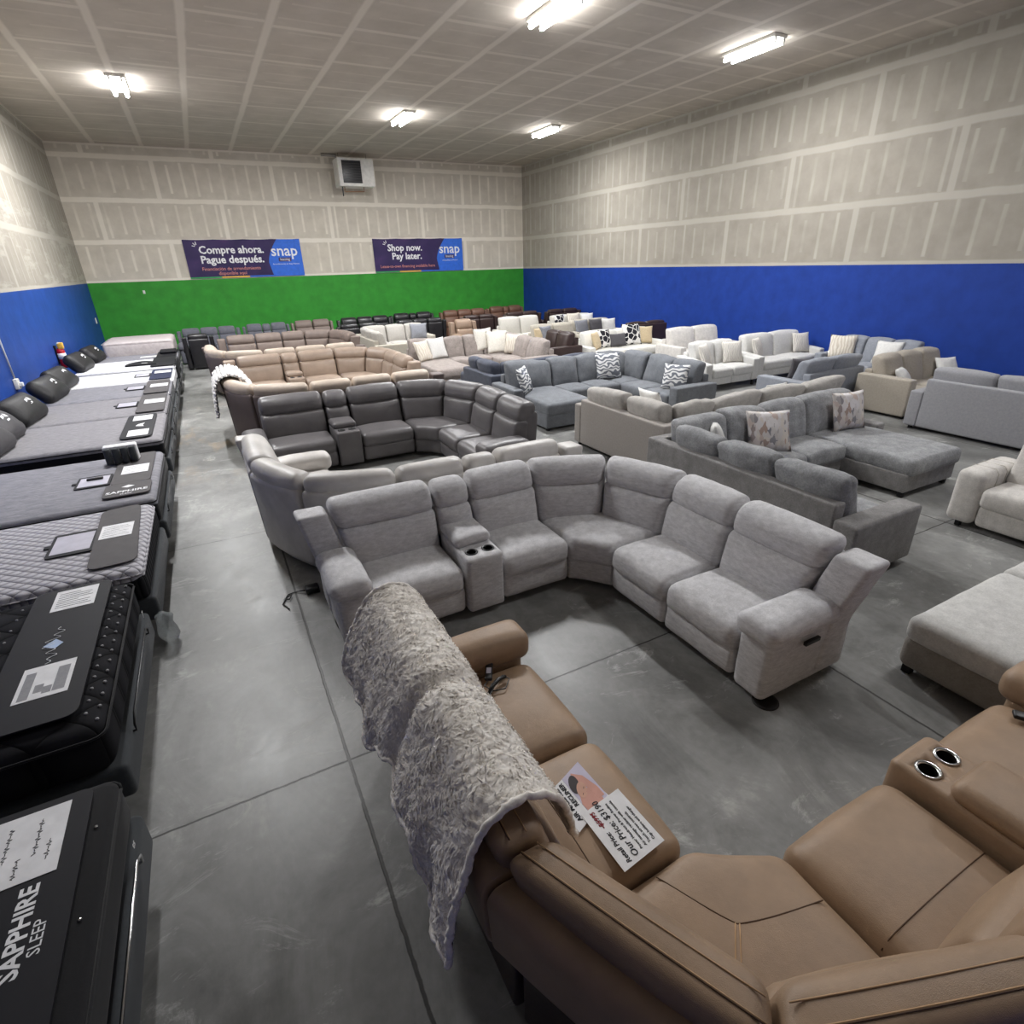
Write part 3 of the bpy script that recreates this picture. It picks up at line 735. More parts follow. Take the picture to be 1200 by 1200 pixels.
fab('espresso leather sofa seen from its side left of the ivory sofa', 'espresso', (7.72, 14.05), 'E',
    [('arm', .2), ('seat', .58), ('seat', .58), ('arm', .2, .66)], q=.6, zf=.84, zt=.96)
fab('espresso leather sofa peeking out behind the ivory sofa', 'espresso', (12.55, 14.2), 'S',
    [('arm', .2), ('seat', .7), ('seat', .7), ('arm', .2)], q=.5, zf=.92, zt=.98, D=.82)
fab('sand tufted sofa with a grey print pillow beside the espresso sofa', 'sand', (8.4, 14.4), 'N',
    [('arm', .18), ('seat', .72), ('seat', .72), ('arm', .18)], q=.6, tuft=True, D=.9, zt=.96)
fab('sand tufted loveseat with a row of grey pillows by the blue wall', 'sand', (10.3, 15.2), 'N',
    [('arm', .18), ('seat', .75), ('seat', .75), ('arm', .18)], 'loveseat', 'sofa', q=.5, tuft=True, D=.9)
fab('cream tufted sofa in front of the dark sofas at the back', 'cream_weave', (8.6, 16.9), 'N',
    [('arm', .18), ('seat', .75), ('seat', .75), ('arm', .18)], q=.6, tuft=True, zt=1.0)
fab('cream sofa with a black and white pillow near the far right corner', 'cream_weave', (10.75, 17.1), 'N',
    [('arm', .18), ('seat', .85), ('seat', .85), ('arm', .18)], q=.5, zt=.92)
fab('oatmeal channel armed sofa at the right edge', 'beige', (6.62, 2.66), 'E',
    [('arm', .26, .62), ('seat', .85), ('seat', .85), ('arm', .26, .62)], q=1.2, D=.84, zf=.80, zt=1.0, ar=.07, channel=True, seamc='sand', padded=True)
fab('light grey chenille chaise sectional at the right edge behind the tan recliner', 'light_chenille', (5.0, 1.53), 'E',
    [('chaise', .98, 1.24), ('seat', .8), ('seat', .8), ('arm', .22)], 'sectional_sofa', q=1.3, frame='beige_dark', padded=True, two_piece=True, zs=.45)

# ------------------------------------------------------------------ throw pillows (all lie on sofas)
R = math.radians
PL = [
 # graphite sectional: corner and chaise
 ('patchwork print pillow leaning in the corner of the graphite sectional', (5.80, 4.30, .49), .52, .50, -28, 26, 'patch', 'patchwork pillows'),
 ('patchwork print pillow standing on the chaise of the graphite sectional', (7.45, 4.36, .50), .54, .50, -8, 16, 'patch', 'patchwork pillows'),
 ('white pillow peeking over the back leg of the graphite sectional', (5.22, 4.52, .50), .42, .42, 50, 20, 'pillow_white', None),
 # taupe sectional
 ('white pillow behind the left cushions of the taupe sectional', (5.75, 6.32, .50), .45, .45, 90, 22, 'pillow_white', None),
 ('white pillow behind the right cushions of the taupe sectional', (7.45, 5.75, .50), .45, .45, 180, 22, 'pillow_white', None),
 # slate sectional
 ('ribbon print pillow on the chaise end of the slate sectional', (5.02, 8.95, .50), .46, .46, 42, 20, 'swirl', 'ribbon print pillows'),
 ('ribbon print pillow in the corner of the slate sectional', (7.02, 9.15, .50), .52, .50, -14, 20, 'swirl', 'ribbon print pillows'),
 ('ribbon print pillow by the right arm of the slate sectional', (7.3, 7.62, .49), .46, .46, -62, 20, 'swirl', 'ribbon print pillows'),
 # mauve sectional
 ('cream print pillow at the left end of the mauve sectional', (4.72, 13.62, .50), .50, .50, 28, 24, 'cream_print', None),
 ('plain cream pillow beside the cream print one on the mauve sectional', (5.15, 13.8, .50), .52, .52, 16, 22, 'pillow_white', None),
 ('white shag pillow in front in the corner of the mauve sectional', (6.78, 13.72, .50), .56, .56, -12, 18, 'white_fur', 'white shag pillows'),
 ('white shag pillow behind in the corner of the mauve sectional', (6.52, 13.98, .56), .56, .56, 10, 14, 'white_fur', 'white shag pillows'),
 ('cream print pillow at the right of the mauve sectional corner', (7.0, 13.35, .50), .50, .50, -60, 16, 'cream_print', None),
 # pale grey rear sectional
 ('grey fleck print pillow on the pale grey rear sectional', (6.1, 18.12, .50), .55, .48, -6, 16, 'dots', None),
 # ivory sofa
 ('gold pillow at the left end of the ivory sofa', (9.28, 12.62, .50), .46, .44, 36, 20, 'gold', 'gold pillows on the ivory sofa'),
 ('black faceted pillow at the left of the ivory sofa', (9.62, 12.72, .50), .48, .48, 14, 20, 'cells', 'black faceted pillows on the ivory sofa'),
 ('small charcoal lumbar pillow in the middle of the ivory sofa', (10.02, 12.70, .50), .54, .34, 0, 18, 'char_pillow', None),
 ('black faceted pillow at the right of the ivory sofa', (10.52, 12.72, .50), .58, .56, -6, 18, 'cells', 'black faceted pillows on the ivory sofa'),
 ('gold pillow at the right end of the ivory sofa', (10.98, 12.74, .50), .44, .46, -24, 18, 'gold', 'gold pillows on the ivory sofa'),
 # loveseat and sofa
 ('rippled cream pillow at the left of the pale grey loveseat', (9.68, 9.08, .50), .48, .46, 26, 22, 'ripple', 'rippled pillows near the blue wall'),
 ('rippled cream pillow at the right of the pale grey loveseat', (10.42, 9.05, .50), .50, .46, -14, 20, 'ripple', 'rippled pillows near the blue wall'),
 ('rippled cream pillow at the left of the pale grey sofa', (11.35, 9.10, .50), .48, .46, 24, 20, 'ripple', 'rippled pillows near the blue wall'),
 ('rippled cream pillow at the right of the pale grey sofa', (12.82, 9.10, .50), .46, .46, -14, 18, 'ripple', 'rippled pillows near the blue wall'),
 # wall sofa, khaki, steel
 ('cream pillow at the far end of the powder grey wall sofa', (12.58, 7.95, .50), .52, .52, -62, 18, 'cream_print', None),
 ('white pillow in the middle of the powder grey wall sofa', (12.65, 7.0, .50), .50, .48, -80, 20, 'pillow_white', None),
 ('dark grey pillow at the left end of the blue grey sofa', (9.55, 6.72, .50), .5, .5, 150, 20, 'char_pillow', None),
 ('white pillow lying on the left of the khaki sofa', (11.0, 5.55, .49), .42, .36, 20, 40, 'pillow_white', None),
 ('white pillow lying at the right of the khaki sofa', (12.2, 5.5, .49), .42, .40, -20, 30, 'pillow_white', None),
 # sand sofas
 ('grey print pillow at the left of the sand tufted sofa', (8.95, 14.72, .50), .46, .46, 14, 18, 'dots', None),
 ('pale gold pillow at the left arm of the sand tufted sofa', (8.68, 14.70, .50), .40, .42, 30, 16, 'gold', None),
 ('grey pillow at the left of the sand tufted loveseat', (10.75, 15.5, .50), .55, .46, 8, 16, 'dots', None),
 ('grey pillow at the middle of the sand tufted loveseat', (11.3, 15.5, .50), .5, .46, 0, 16, 'char_pillow', None),
 ('white pillow at the right of the sand tufted loveseat', (11.8, 15.5, .50), .5, .44, -10, 16, 'pillow_white', None),
 ('black and white pillow on the cream sofa near the far corner', (11.15, 17.45, .50), .5, .48, 16, 16, 'cells', None),
 ('white print pillow beside the black and white one in the far corner', (11.75, 17.45, .50), .55, .5, 4, 16, 'cream_print', None),
 ('white pillow at the right end of the cream sofa in the far corner', (12.3, 17.45, .50), .5, .46, -8, 16, 'pillow_white', None),
]
for lab, loc, w, h, yaw, tl, m, g in PL:
    pillow('throw_pillow', lab, loc, w, h, R(yaw), R(tl), M[m], g)

# ------------------------------------------------------------------ beds along the left wall
def bed(label, y0, y1, top, mat, side=None, th=.28, xf=-.87, xh=-2.86, r=.06, base='base_fab', bar=True, pipe=None, n=(6, 6, 3), legs=True, crown=.012):
    cx, cy = (xf+xh)/2, (y0+y1)/2
    e = empty('bed', (cx, cy, 0), label, 'bed', 'display beds along the left wall')
    hx, hy = (xf-xh)/2, (y1-y0)/2-.012; zt = top; zb = top-th
    mt = box('mattress', -hx, hx, -hy, hy, zb+.005, zt, M[mat], e, r, n, (0, 0, crown))
    if side:
        box('mattress_border', -hx-.004, hx+.004, -hy-.004, hy+.004, zb+.01, zt-.055, M[side], mt, .05, (4, 4, 1))
    for z in (zt-.045,):
        k = .06; P = [(sx*(hx-k*(1-math.cos(a)))+0, sy, 0) for sx, sy, a in []]
        ring = []
        for q, (ax, ay) in enumerate(((1, 1), (-1, 1), (-1, -1), (1, -1))):
            for t in range(4):
                a = q*PI/2+t*PI/6
                ring.append((ax*(hx-k)+math.cos(a)*(k+.004), ay*(hy-k)+math.sin(a)*(k+.004), z))
        ring.append(ring[0])
        tube('piping', ring, .007, M[pipe or 'black_fab'], mt, 5)
    b = box('base', -hx+.03, hx+.03, -hy+.015, hy-.015, zb-.20, zb+.012, M[base], e, .035, (2, 2, 1))
    if legs:
        for sx in (-1, 1):
            for sy in (-1, 1):
                x, y = sx*(hx-.12), sy*(hy-.16)
                tube('leg', [(x, y, zb-.19), (x, y, 0.0)], [.03, .022], M['black_foot'], e, 10)
    if bar:
        x = hx+.045; w = hy*.62; z = zb+.03
        pts = [(hx-.02, -w, zb-.02), (x, -w, zb-.01), (x, -w, z), (x+.002, -w+.06, z+.035), (x+.002, w-.06, z+.035), (x, w, z), (x, w, zb-.01), (hx-.02, w, zb-.02)]
        tube('mattress_retainer_bar', pts, .007, M['chrome' if bar == 'chrome' else 'black_plastic'], e, 6)
    return e, mt
B = [
 ('black bed in the bottom left corner with a large white lettered foot protector', .92, 2.47, .63, 'black_fab', None, .26, dict(bar='chrome', xf=-.79)),
 ('black button tufted bed, second from the camera', 2.76, 4.44, .66, 'q_black', None, .30, dict(r=.09, crown=.03, xf=-.88)),
 ('silver diamond quilted bed with a black quilted border', 4.58, 6.14, .64, 'q_diamond', 'q_blackdiamond', .28, dict(pipe='q_diamond', r=.07, bar=False, xf=-.84)),
 ('grey knit topped bed with a stack of cylinder samples on it', 6.25, 8.12, .63, 'q_grey', 'black_fab', .28, dict(xf=-.83)),
 ('grey knit topped bed with a two card black foot protector', 8.62, 10.36, .66, 'q_grey2', 'black_fab', .30, dict(xf=-.86)),
 ('grey knit topped bed with a grey foot protector, sixth from the camera', 10.40, 12.06, .66, 'q_grey2', 'base_fab', .28, {}),
 ('grey knit topped bed with a grey foot protector next to the first white bed', 12.10, 13.66, .66, 'q_grey', 'base_fab', .28, {}),
 ('white bed with a navy foot protector', 13.72, 15.34, .66, 'q_white', None, .26, dict(pipe='q_white')),
 ('white bed with a black foot protector and a black arched pad', 15.60, 17.30, .68, 'q_white', None, .32, dict(pipe='q_white')),
 ('thin charcoal topped bed before the cream one at the far end', 17.5, 19.0, .62, 'q_grey', 'black_fab', .24, {}),
 ('tall cream tufted bed at the far end against the green wall side', 19.35, 21.2, .95, 'q_cream', None, .5, dict(pipe='q_cream', bar=False, r=.12, xh=-2.7, xf=-.95)),
]
BEDS = []
for lab, y0, y1, top, mt, sd, th, kw in B:
    BEDS.append(bed(lab, y0, y1, top, mt, sd, th, **kw))
# buttons of the tufted bed
e2, m2 = BEDS[1]
for i in range(15):
    for j in range(10):
        x = (.955, .905)[j] if j < 2 else .38-.13*(j-2); st_ = .104 if j < 2 else .14
        y = -.72+st_*i+(st_/2 if j % 2 else 0)
        if abs(y) > .74: continue
        z = .66+.03*(1-(x/.99)**2)*(1-(y/.83)**2)-(.012 if x > .93 else 0)
        lathe('tuft_button', [(.001, z-.006), (.009, z-.003), (.008, z+.004), (.001, z+.006)], M['steel_grey'], m2, (x, y, 0), 8)

def sheet(name, label, cat, pts, z, mat, group=None, t=.006, drop=None, round_=.05, parent=None, n=7):
    """flat pad with rounded corners given its four corners (x, y)"""
    P = [Vector(p) for p in pts]; out = []
    for i in range(4):
        a, b, c = P[i-1], P[i], P[(i+1) % 4]
        u, v = (a-b).normalized()*round_, (c-b).normalized()*round_
        for k in range(n):
            s = k/(n-1); out.append(b+u*(1-s)**2+v*s**2)
    cen = sum(P, Vector((0, 0)))/4
    V = [(p.x-cen.x, p.y-cen.y, 0) for p in out]+[(p.x-cen.x, p.y-cen.y, t) for p in out]; k = len(out)
    F = [list(range(k))[::-1], list(range(k, 2*k))]+[[i, (i+1) % k, k+(i+1) % k, k+i] for i in range(k)]
    o = mesh(name, V, F, mat, parent, False, (cen.x, cen.y, z))
    return tag(o, label, cat, group) if label else o
def rect(x0, x1, y0, y1): return [(x0, y0), (x1, y0), (x1, y1), (x0, y1)]
def lines(parent, x0, x1, y0, y1, z, k, mat='ink', w=.006, along='y', f=(1, .9, .95, .6)):
    for i in range(k):
        t = (i+.5)/k; g = f[i % len(f)]
        if along == 'y': quad('print_line', [(x0+(x1-x0)*t-w/2, y0, z), (x0+(x1-x0)*t+w/2, y0, z), (x0+(x1-x0)*t+w/2, y0+(y1-y0)*g, z), (x0+(x1-x0)*t-w/2, y0+(y1-y0)*g, z)], M[mat], parent, .0006)
        else: quad('print_line', [(x0, y0+(y1-y0)*t-w/2, z), (x0+(x1-x0)*g, y0+(y1-y0)*t-w/2, z), (x0+(x1-x0)*g, y0+(y1-y0)*t+w/2, z), (x0, y0+(y1-y0)*t+w/2, z)], M[mat], parent, .0006)

GP = 'foot protectors on the beds'
# bed 1
z1 = .645
p1 = sheet('foot_protector', 'black foot protector with SAPPHIRE SLEEP lettering in the bottom left corner', 'protector', rect(-1.62, -.865, .99, 2.40), z1, M['black_pad'], GP, .008)
def ptext(p, s, size, x, y, z, right, up, mat, **k):
    return text('lettering', s, size, (x, y, z), right, up, mat, p, **k)
zt1 = z1+.0085
ptext(p1, 'SAPPHIRE', .082, -.985, 1.645, zt1, (0, 1, 0), (-1, 0, 0), M['white_print'], bold=.002)
ptext(p1, 'SLEEP', .054, -.935, 1.70, zt1, (0, 1, 0), (-1, 0, 0), M['white_print'])
for pts in ([(-1.16, 1.84), (-1.10, 1.70), (-1.10, 1.80), (-1.13, 1.84)], [(-1.16, 1.84), (-1.13, 1.84), (-1.10, 1.88), (-1.10, 1.98)]):
    quad('emblem', [(a-p1.location.x, b-p1.location.y, .0085) for a, b in pts], M['white_print'], p1, .0008)
def card(label, x0, x1, y0, y1, z, name='price_card', cat='card', group=None, rz=0, nl=5, along='y', w=.005, mat='ink'):
    cx, cy = (x0+x1)/2, (y0+y1)/2
    e = empty(name, (cx, cy, z), label, cat, group, rz)
    hx, hy = (x1-x0)/2, (y1-y0)/2
    quad('sheet', [(-hx, -hy, 0), (hx, -hy, 0), (hx, hy, 0), (-hx, hy, 0)], M['white_paper'], e, .0015)
    if nl: lines(e, -hx*.82, hx*.82, -hy*.8, hy*.75, .0017, nl, mat, w, along)
    return e
c1 = card('handwritten white sheet at the top of the lettered black foot protector', -1.32, -.94, 2.02, 2.36, z1+.009, nl=0)
for i, (x, y0, L, n_) in enumerate(((-.13, -.15, .30, 26), (-.06, -.14, .27, 24), (.0, -.05, .17, 12), (.05, -.14, .09, 7), (.10, -.06, .18, 14), (.145, -.10, .10, 7))):
    P = [(x+.011*math.sin(k*2.1+i)*(.5+.5*math.sin(k*.7+i*2)), y0+L*k/(n_*3), .0022) for k in range(n_*3)]
    tube('handwriting', P, .0013, M['ink'], c1, 4)
card('white card at the bottom edge of the lettered black foot protector', -1.05, -.93, 1.2, 1.42, z1+.009, nl=3)
e1, mm1 = BEDS[0]
for y in (1.35, 1.78, 2.18):
    lathe('snap_button', [(.001, 0), (.008, .001), (.006, .004), (.001, .005)], M['chrome'], mm1, (.985, y-1.695, .632), 8)
text('label_print', 'ts', .05, (-.762, 2.19, .42), (0, 1, 0), (0, 0, 1), M['white_print'], e1)
# bed 2
z2 = .692
p2 = sheet('foot_protector', 'black foot protector with two white cards and a script emblem on the tufted bed', 'protector', rect(-1.42, -.985, 2.90, 4.40), z2, M['black_pad'], GP, .010, round_=.07)
k = card('white notice card at the far end of the tufted bed foot protector', -1.30, -1.06, 4.08, 4.36, z2+.0105, nl=8, along='x')
k = card('spec card with grey boxes at the near end of the tufted bed foot protector', -1.30, -1.06, 3.13, 3.44, z2+.0105, nl=0)
for x0, x1, y0, y1 in ((-.10, -.055, -.14, .10), (.045, .10, -.12, .10), (.0, .04, -.12, -.06), (-.04, 0, -.10, -.03)):
    quad('print_block', [(x0, y0, .0017), (x1, y0, .0017), (x1, y1, .0017), (x0, y1, .0017)], M['steel_grey'], k, .0006)
M['pale_blue'] = plain('pale blue print', (176, 196, 226), .5)
S = []
for i in range(90):
    t = i/89; S.append((.03*math.sin(t*38)*(.4+.6*math.sin(t*PI))-.01+.02*math.sin(t*9), -.20+t*.40, .0125))
tube('script_emblem', S, .0022, M['white_print'], p2, 4)
quad('emblem_gem', [(-.055, .0, .0125), (.01, -.05, .0125), (.045, .0, .0125), (.0, .06, .0125)], M['pale_blue'], p2, .001)
text('label_print', '7', .07, (-.848, 4.18, .44), (0, 1, 0), (0, 0, 1), M['white_print'], e2)
# bed 3
z3 = .655
p3 = sheet('foot_protector', 'grey foot protector with one white card on the diamond quilted bed', 'protector', [(-1.20, 4.72), (-.87, 4.74), (-.93, 6.06), (-1.24, 6.02)], z3, M['grey_pad'], GP, .008, round_=.09)
card('white card on the grey foot protector of the diamond quilted bed', -1.19, -.95, 5.30, 5.60, z3+.009, nl=6, along='x', w=.003)
M['screen'] = plain('pale display sheet', (196, 194, 206), .3)
def holder(label, x0, x1, y0, y1, z, tab=True):
    e = empty('card_holder', ((x0+x1)/2, (y0+y1)/2, z), label, 'card holder', 'black framed card holders on the beds')
    hx, hy = (x1-x0)/2, (y1-y0)/2
    sheet('frame', None, None, rect(-hx, hx, -hy, hy), 0, M['black_pad'], t=.007, round_=.03, parent=e)
    quad('sheet', [(-hx*.85, -hy*.78, .0075), (hx*.85, -hy*.78, .0075), (hx*.85, hy*.78, .0075), (-hx*.85, hy*.78, .0075)], M['screen'], e, .001)
    if tab: box('tab', -hx-.04, -hx+.01, -.03, .03, 0, .008, M['black_pad'], e, .003)
    return e
holder('black framed pale card holder on the diamond quilted bed', -1.53, -1.21, 5.12, 5.60, z3)
# bed 4
z4 = .645
sheet('foot_protector', 'grey foot protector on the bed with the cylinder samples', 'protector', rect(-1.27, -.90, 6.86, 8.02), z4, M['grey_pad'], GP, .008)
p4 = sheet('foot_protector', 'grey lettered flap hanging at the near edge of the bed with cylinder samples', 'protector', rect(-1.30, -.88, 6.42, 6.84), z4+.001, M['grey_pad'], GP, .012, round_=.06)
ptext(p4, 'SAPPHIRE', .088, -1.09, 6.52, z4+.0145, (1, 0, 0), (0, 1, 0), M['white_print'], align='CENTER', bold=.002)
ptext(p4, 'SLEEP', .045, -1.09, 6.455, z4+.0145, (1, 0, 0), (0, 1, 0), M['white_print'], align='CENTER')
quad('emblem', [(-.06, .07, .0128), (0, .03, .0128), (.06, .07, .0128), (0, .12, .0128)], M['white_print'], p4, .001)
card('white card on the grey foot protector of the bed with cylinder samples', -1.20, -.94, 7.18, 7.5, z4+.009, nl=5, along='x', w=.003)
h4 = holder('black framed card holder with a dark pen on it', -1.60, -1.28, 6.9, 7.3, z4)
box('pen', -.07, .08, .03, .08, .009, .03, M['black_plastic'], h4, .008, (2, 1, 1))
e = empty('sample_pack', (-1.22, 7.74, z4+.008), 'white tray of black foam cylinder samples standing on the grey bed', 'sample pack')
box('tray', -.17, .17, -.02, .10, 0, .20, M['white_paper'], e, .02, (1, 1, 1))
for i in range(4):
    lathe('cylinder', [(.001, 0), (.036, .004), (.036, .176), (.03, .184), (.001, .184)], M['base_fab'], e, (-.125+.083*i, -.06, 0), 14)
# beds 5-11
z5 = .678
p5 = sheet('foot_protector', 'black foot protector with two cards on the bed behind the cylinder samples', 'protector', rect(-1.36, -.98, 8.75, 10.25), z5, M['black_pad'], GP, .008, round_=.09)
card('far white card on the two card black foot protector', -1.28, -1.03, 9.82, 10.15, z5+.009, nl=4, along='x')
card('near white card on the two card black foot protector', -1.28, -1.03, 8.85, 9.2, z5+.009, nl=4, along='x')
quad('emblem', [(-.05, -.04, .0085), (.06, -.1, .0085), (.04, .0, .0085), (.06, .12, .0085), (-.02, .06, .0085)], M['white_print'], p5, .001)
for y0, y1, z, who in ((10.45, 12.0, .678, 'sixth bed from the camera'), (12.15, 13.6, .678, 'grey bed beside the first white one')):
    sheet('foot_protector', 'grey foot protector on the '+who, 'protector', rect(-1.30, -.90, y0, y1), z, M['grey_pad'], GP, .008)
    m_ = (y0+y1)/2
    card('white card on the grey foot protector of the '+who, -1.22, -.92, m_-.1, m_+.25, z+.009, nl=3, along='x')
    holder('black framed card holder on the '+who, -1.62, -1.31, m_-.2, m_+.22, z)
    for q in BEDS:
        pass
p8 = sheet('foot_protector', 'navy foot protector on the first white bed', 'protector', rect(-1.30, -.90, 13.80, 15.25), .675, M['navy_pad'], GP, .008)
card('white card on the navy foot protector', -1.24, -.92, 14.6, 14.95, .684, nl=2, along='x')
holder('slim grey card holder left of the navy foot protector', -1.6, -1.31, 14.3, 14.75, .675, False)
e = empty('foot_protector', (-1.10, 16.45, .695), 'black foot protector hanging over the end of the second white bed', 'protector', GP)
box('top_panel', -.27, .23, -.8, .8, 0, .012, M['black_pad'], e, .005, (2, 2, 1)); box('front_flap', .245, .262, -.75, .75, -.33, .008, M['black_pad'], e, .006, (1, 2, 2))
for k_ in (-.6, .4):
    pass
e = empty('arched_pad', (-1.58, 16.0, .695), 'black arched pad with a pale emblem lying on the second white bed', 'pad')
V = [(.32*math.cos(a), .62*math.sin(a), z) for z in (0, .03) for a in [PI*i/16 for i in range(17)]]
mesh('body', V, [list(range(17))[::-1], list(range(17, 34))]+[[i, (i+1) % 17, 17+(i+1) % 17, 17+i] for i in range(17)], M['black_pad'], e, False)
quad('emblem', [(.0, .20, .0305), (.12, .16, .0305), (.14, .22, .0305), (.02, .26, .0305)], M['white_print'], e, .001)
e = empty('foot_protector', (-1.10, 18.25, .635), 'black foot protector with folded flap on the thin charcoal topped bed', 'protector', GP)
box('top_panel', -.27, .2, -.7, .7, 0, .02, M['black_pad'], e, .008, (2, 2, 1)); box('folded_flap', -.2, .2, .1, .65, .025, .10, M['black_pad'], e, .03, (2, 2, 1))
card('white card lying on the thin charcoal topped bed', -1.75, -1.35, 18.0, 18.3, .64, nl=2, along='x')

# bagged pillows at the wall end of the beds
def bag(label, loc, yaw, tilt, mat, w=.74, h=.42, t=.16, em=True, roll=0):
    e = empty('bagged_pillow', loc, label, 'pillow', 'pillows in black bags on the beds', 0)
    e.rotation_euler = Euler((-tilt, roll, yaw), 'XYZ')
    V, F = puff(w/2, t*.62, h/2, (.10, .09, .10), (6, 3, 5), (0, .07, 0))
    V = [(x*(1+.05*noise.noise(Vector((z*8, y*5, loc[1])))), y+.02*noise.noise(Vector((x*9, z*9, loc[1]*3))), z+h/2) for x, y, z in V]
    b = mesh('bag', V, F, mat, e)
    if em:
        yy = -t*.62-.062
        for pts in ([(-.08, .0), (.0, .02), (.02, .06), (-.06, .05)], [(.03, .02), (.10, .0), (.09, .05), (.05, .07)], [(-.04, -.05), (.05, -.04), (.06, -.015), (-.02, -.02)]):
            quad('emblem', [(a, yy-.008, b_+h*.52) for a, b_ in pts], M['white_print'], e, .004)
    return e
BG = [((-2.58, 8.95, .68), 'bag_grey', 'near charcoal bagged pillow with a white emblem on the fifth bed'), ((-2.62, 9.65, .68), 'bag_grey', 'far charcoal bagged pillow with a white emblem on the fifth bed'),
      ((-2.60, 10.85, .68), 'bag_black', 'large black bagged pillow on the sixth bed'), ((-2.60, 12.7, .68), 'bag_black', 'large black bagged pillow on the last grey bed'),
      ((-2.62, 13.9, .68), 'bag_black', 'black bagged pillow with a pale emblem on the first white bed'),
      ((-2.62, 16.2, .70), 'bag_black', 'glossy black bagged pillow on the second white bed'), ((-2.62, 18.2, .64), 'bag_black', 'black bagged pillow on the thin charcoal topped bed')]
for loc, m, lab in BG:
    bag(lab, loc, R(84), R(42), M[m], .74 if m == 'bag_grey' else .95, .46)

# clear plastic wrap at the foot of the quilted bed
n_ = N('clear crumpled plastic', .15, .5); n_.b.inputs['Transmission Weight'].default_value = .7; n_.b.inputs['Base Color'].default_value = lin((205, 215, 218)); n_.b.inputs['Alpha'].default_value = .55
n_.bump(n_.noise(n_.coord(), 40, 4), .6, .02)
V, F = puff(.045, .055, .13, .04, (4, 6, 4), (.02, .0, .02))
V = [(x+.03*noise.noise(Vector((x*14, y*14, z*14))), y, z+.03*noise.noise(Vector((y*16, z*16, x*9)))) for x, y, z in V]
tag(mesh('plastic_bag', V, F, n_.m, None, True, (-.785, 4.51, .13)), 'crumpled clear plastic bag on the floor between the tufted and the quilted bed', 'plastic bag')

# ------------------------------------------------------------------ fur throw over the tan recliner's back
def catmull(P, n):
    out = []
    Q = [P[0]]+P+[P[-1]]
    for i in range(1, len(Q)-2):
        for k in range(n):
            t = k/n; a, b, c, d = Q[i-1], Q[i], Q[i+1], Q[i+2]
            out.append((b*2+(c-a)*t+(a*2-b*5+c*4-d)*t*t+(b*3-a-c*3+d)*t**3)*.5)
    out.append(P[-1]); return out
def lerp_tab(t, T):
    for (a, b), (c, d) in zip(T, T[1:]):
        if t <= c: return b+(d-b)*(t-a)/(c-a)
    return T[-1][1]
def fur_mat():
    n = N('mottled grey beige fur', .95, .1); v = n.coord()
    a = n.noise(v, 22, 6, .7, 1.2); b = n.noise(n.scale(v, (1, 1, 1)), 90, 4, .7, 1.5); L = n.noise(v, 3, 3)
    f = n.op('ADD', n.op('MULTIPLY', a, .5), n.op('ADD', n.op('MULTIPLY', b, .38), n.op('MULTIPLY', L, .12)))
    n.col(n.ramp(f, [(.28, (176, 166, 155)), (.40, (226, 219, 210)), (.52, (242, 237, 230)), (.72, (250, 248, 244))]))
    n.bump(b, .25, .004); return n.m
FUR = fur_mat(); LINING = fabric('white plush lining', (214, 212, 212), .05, 20, bump=.6)
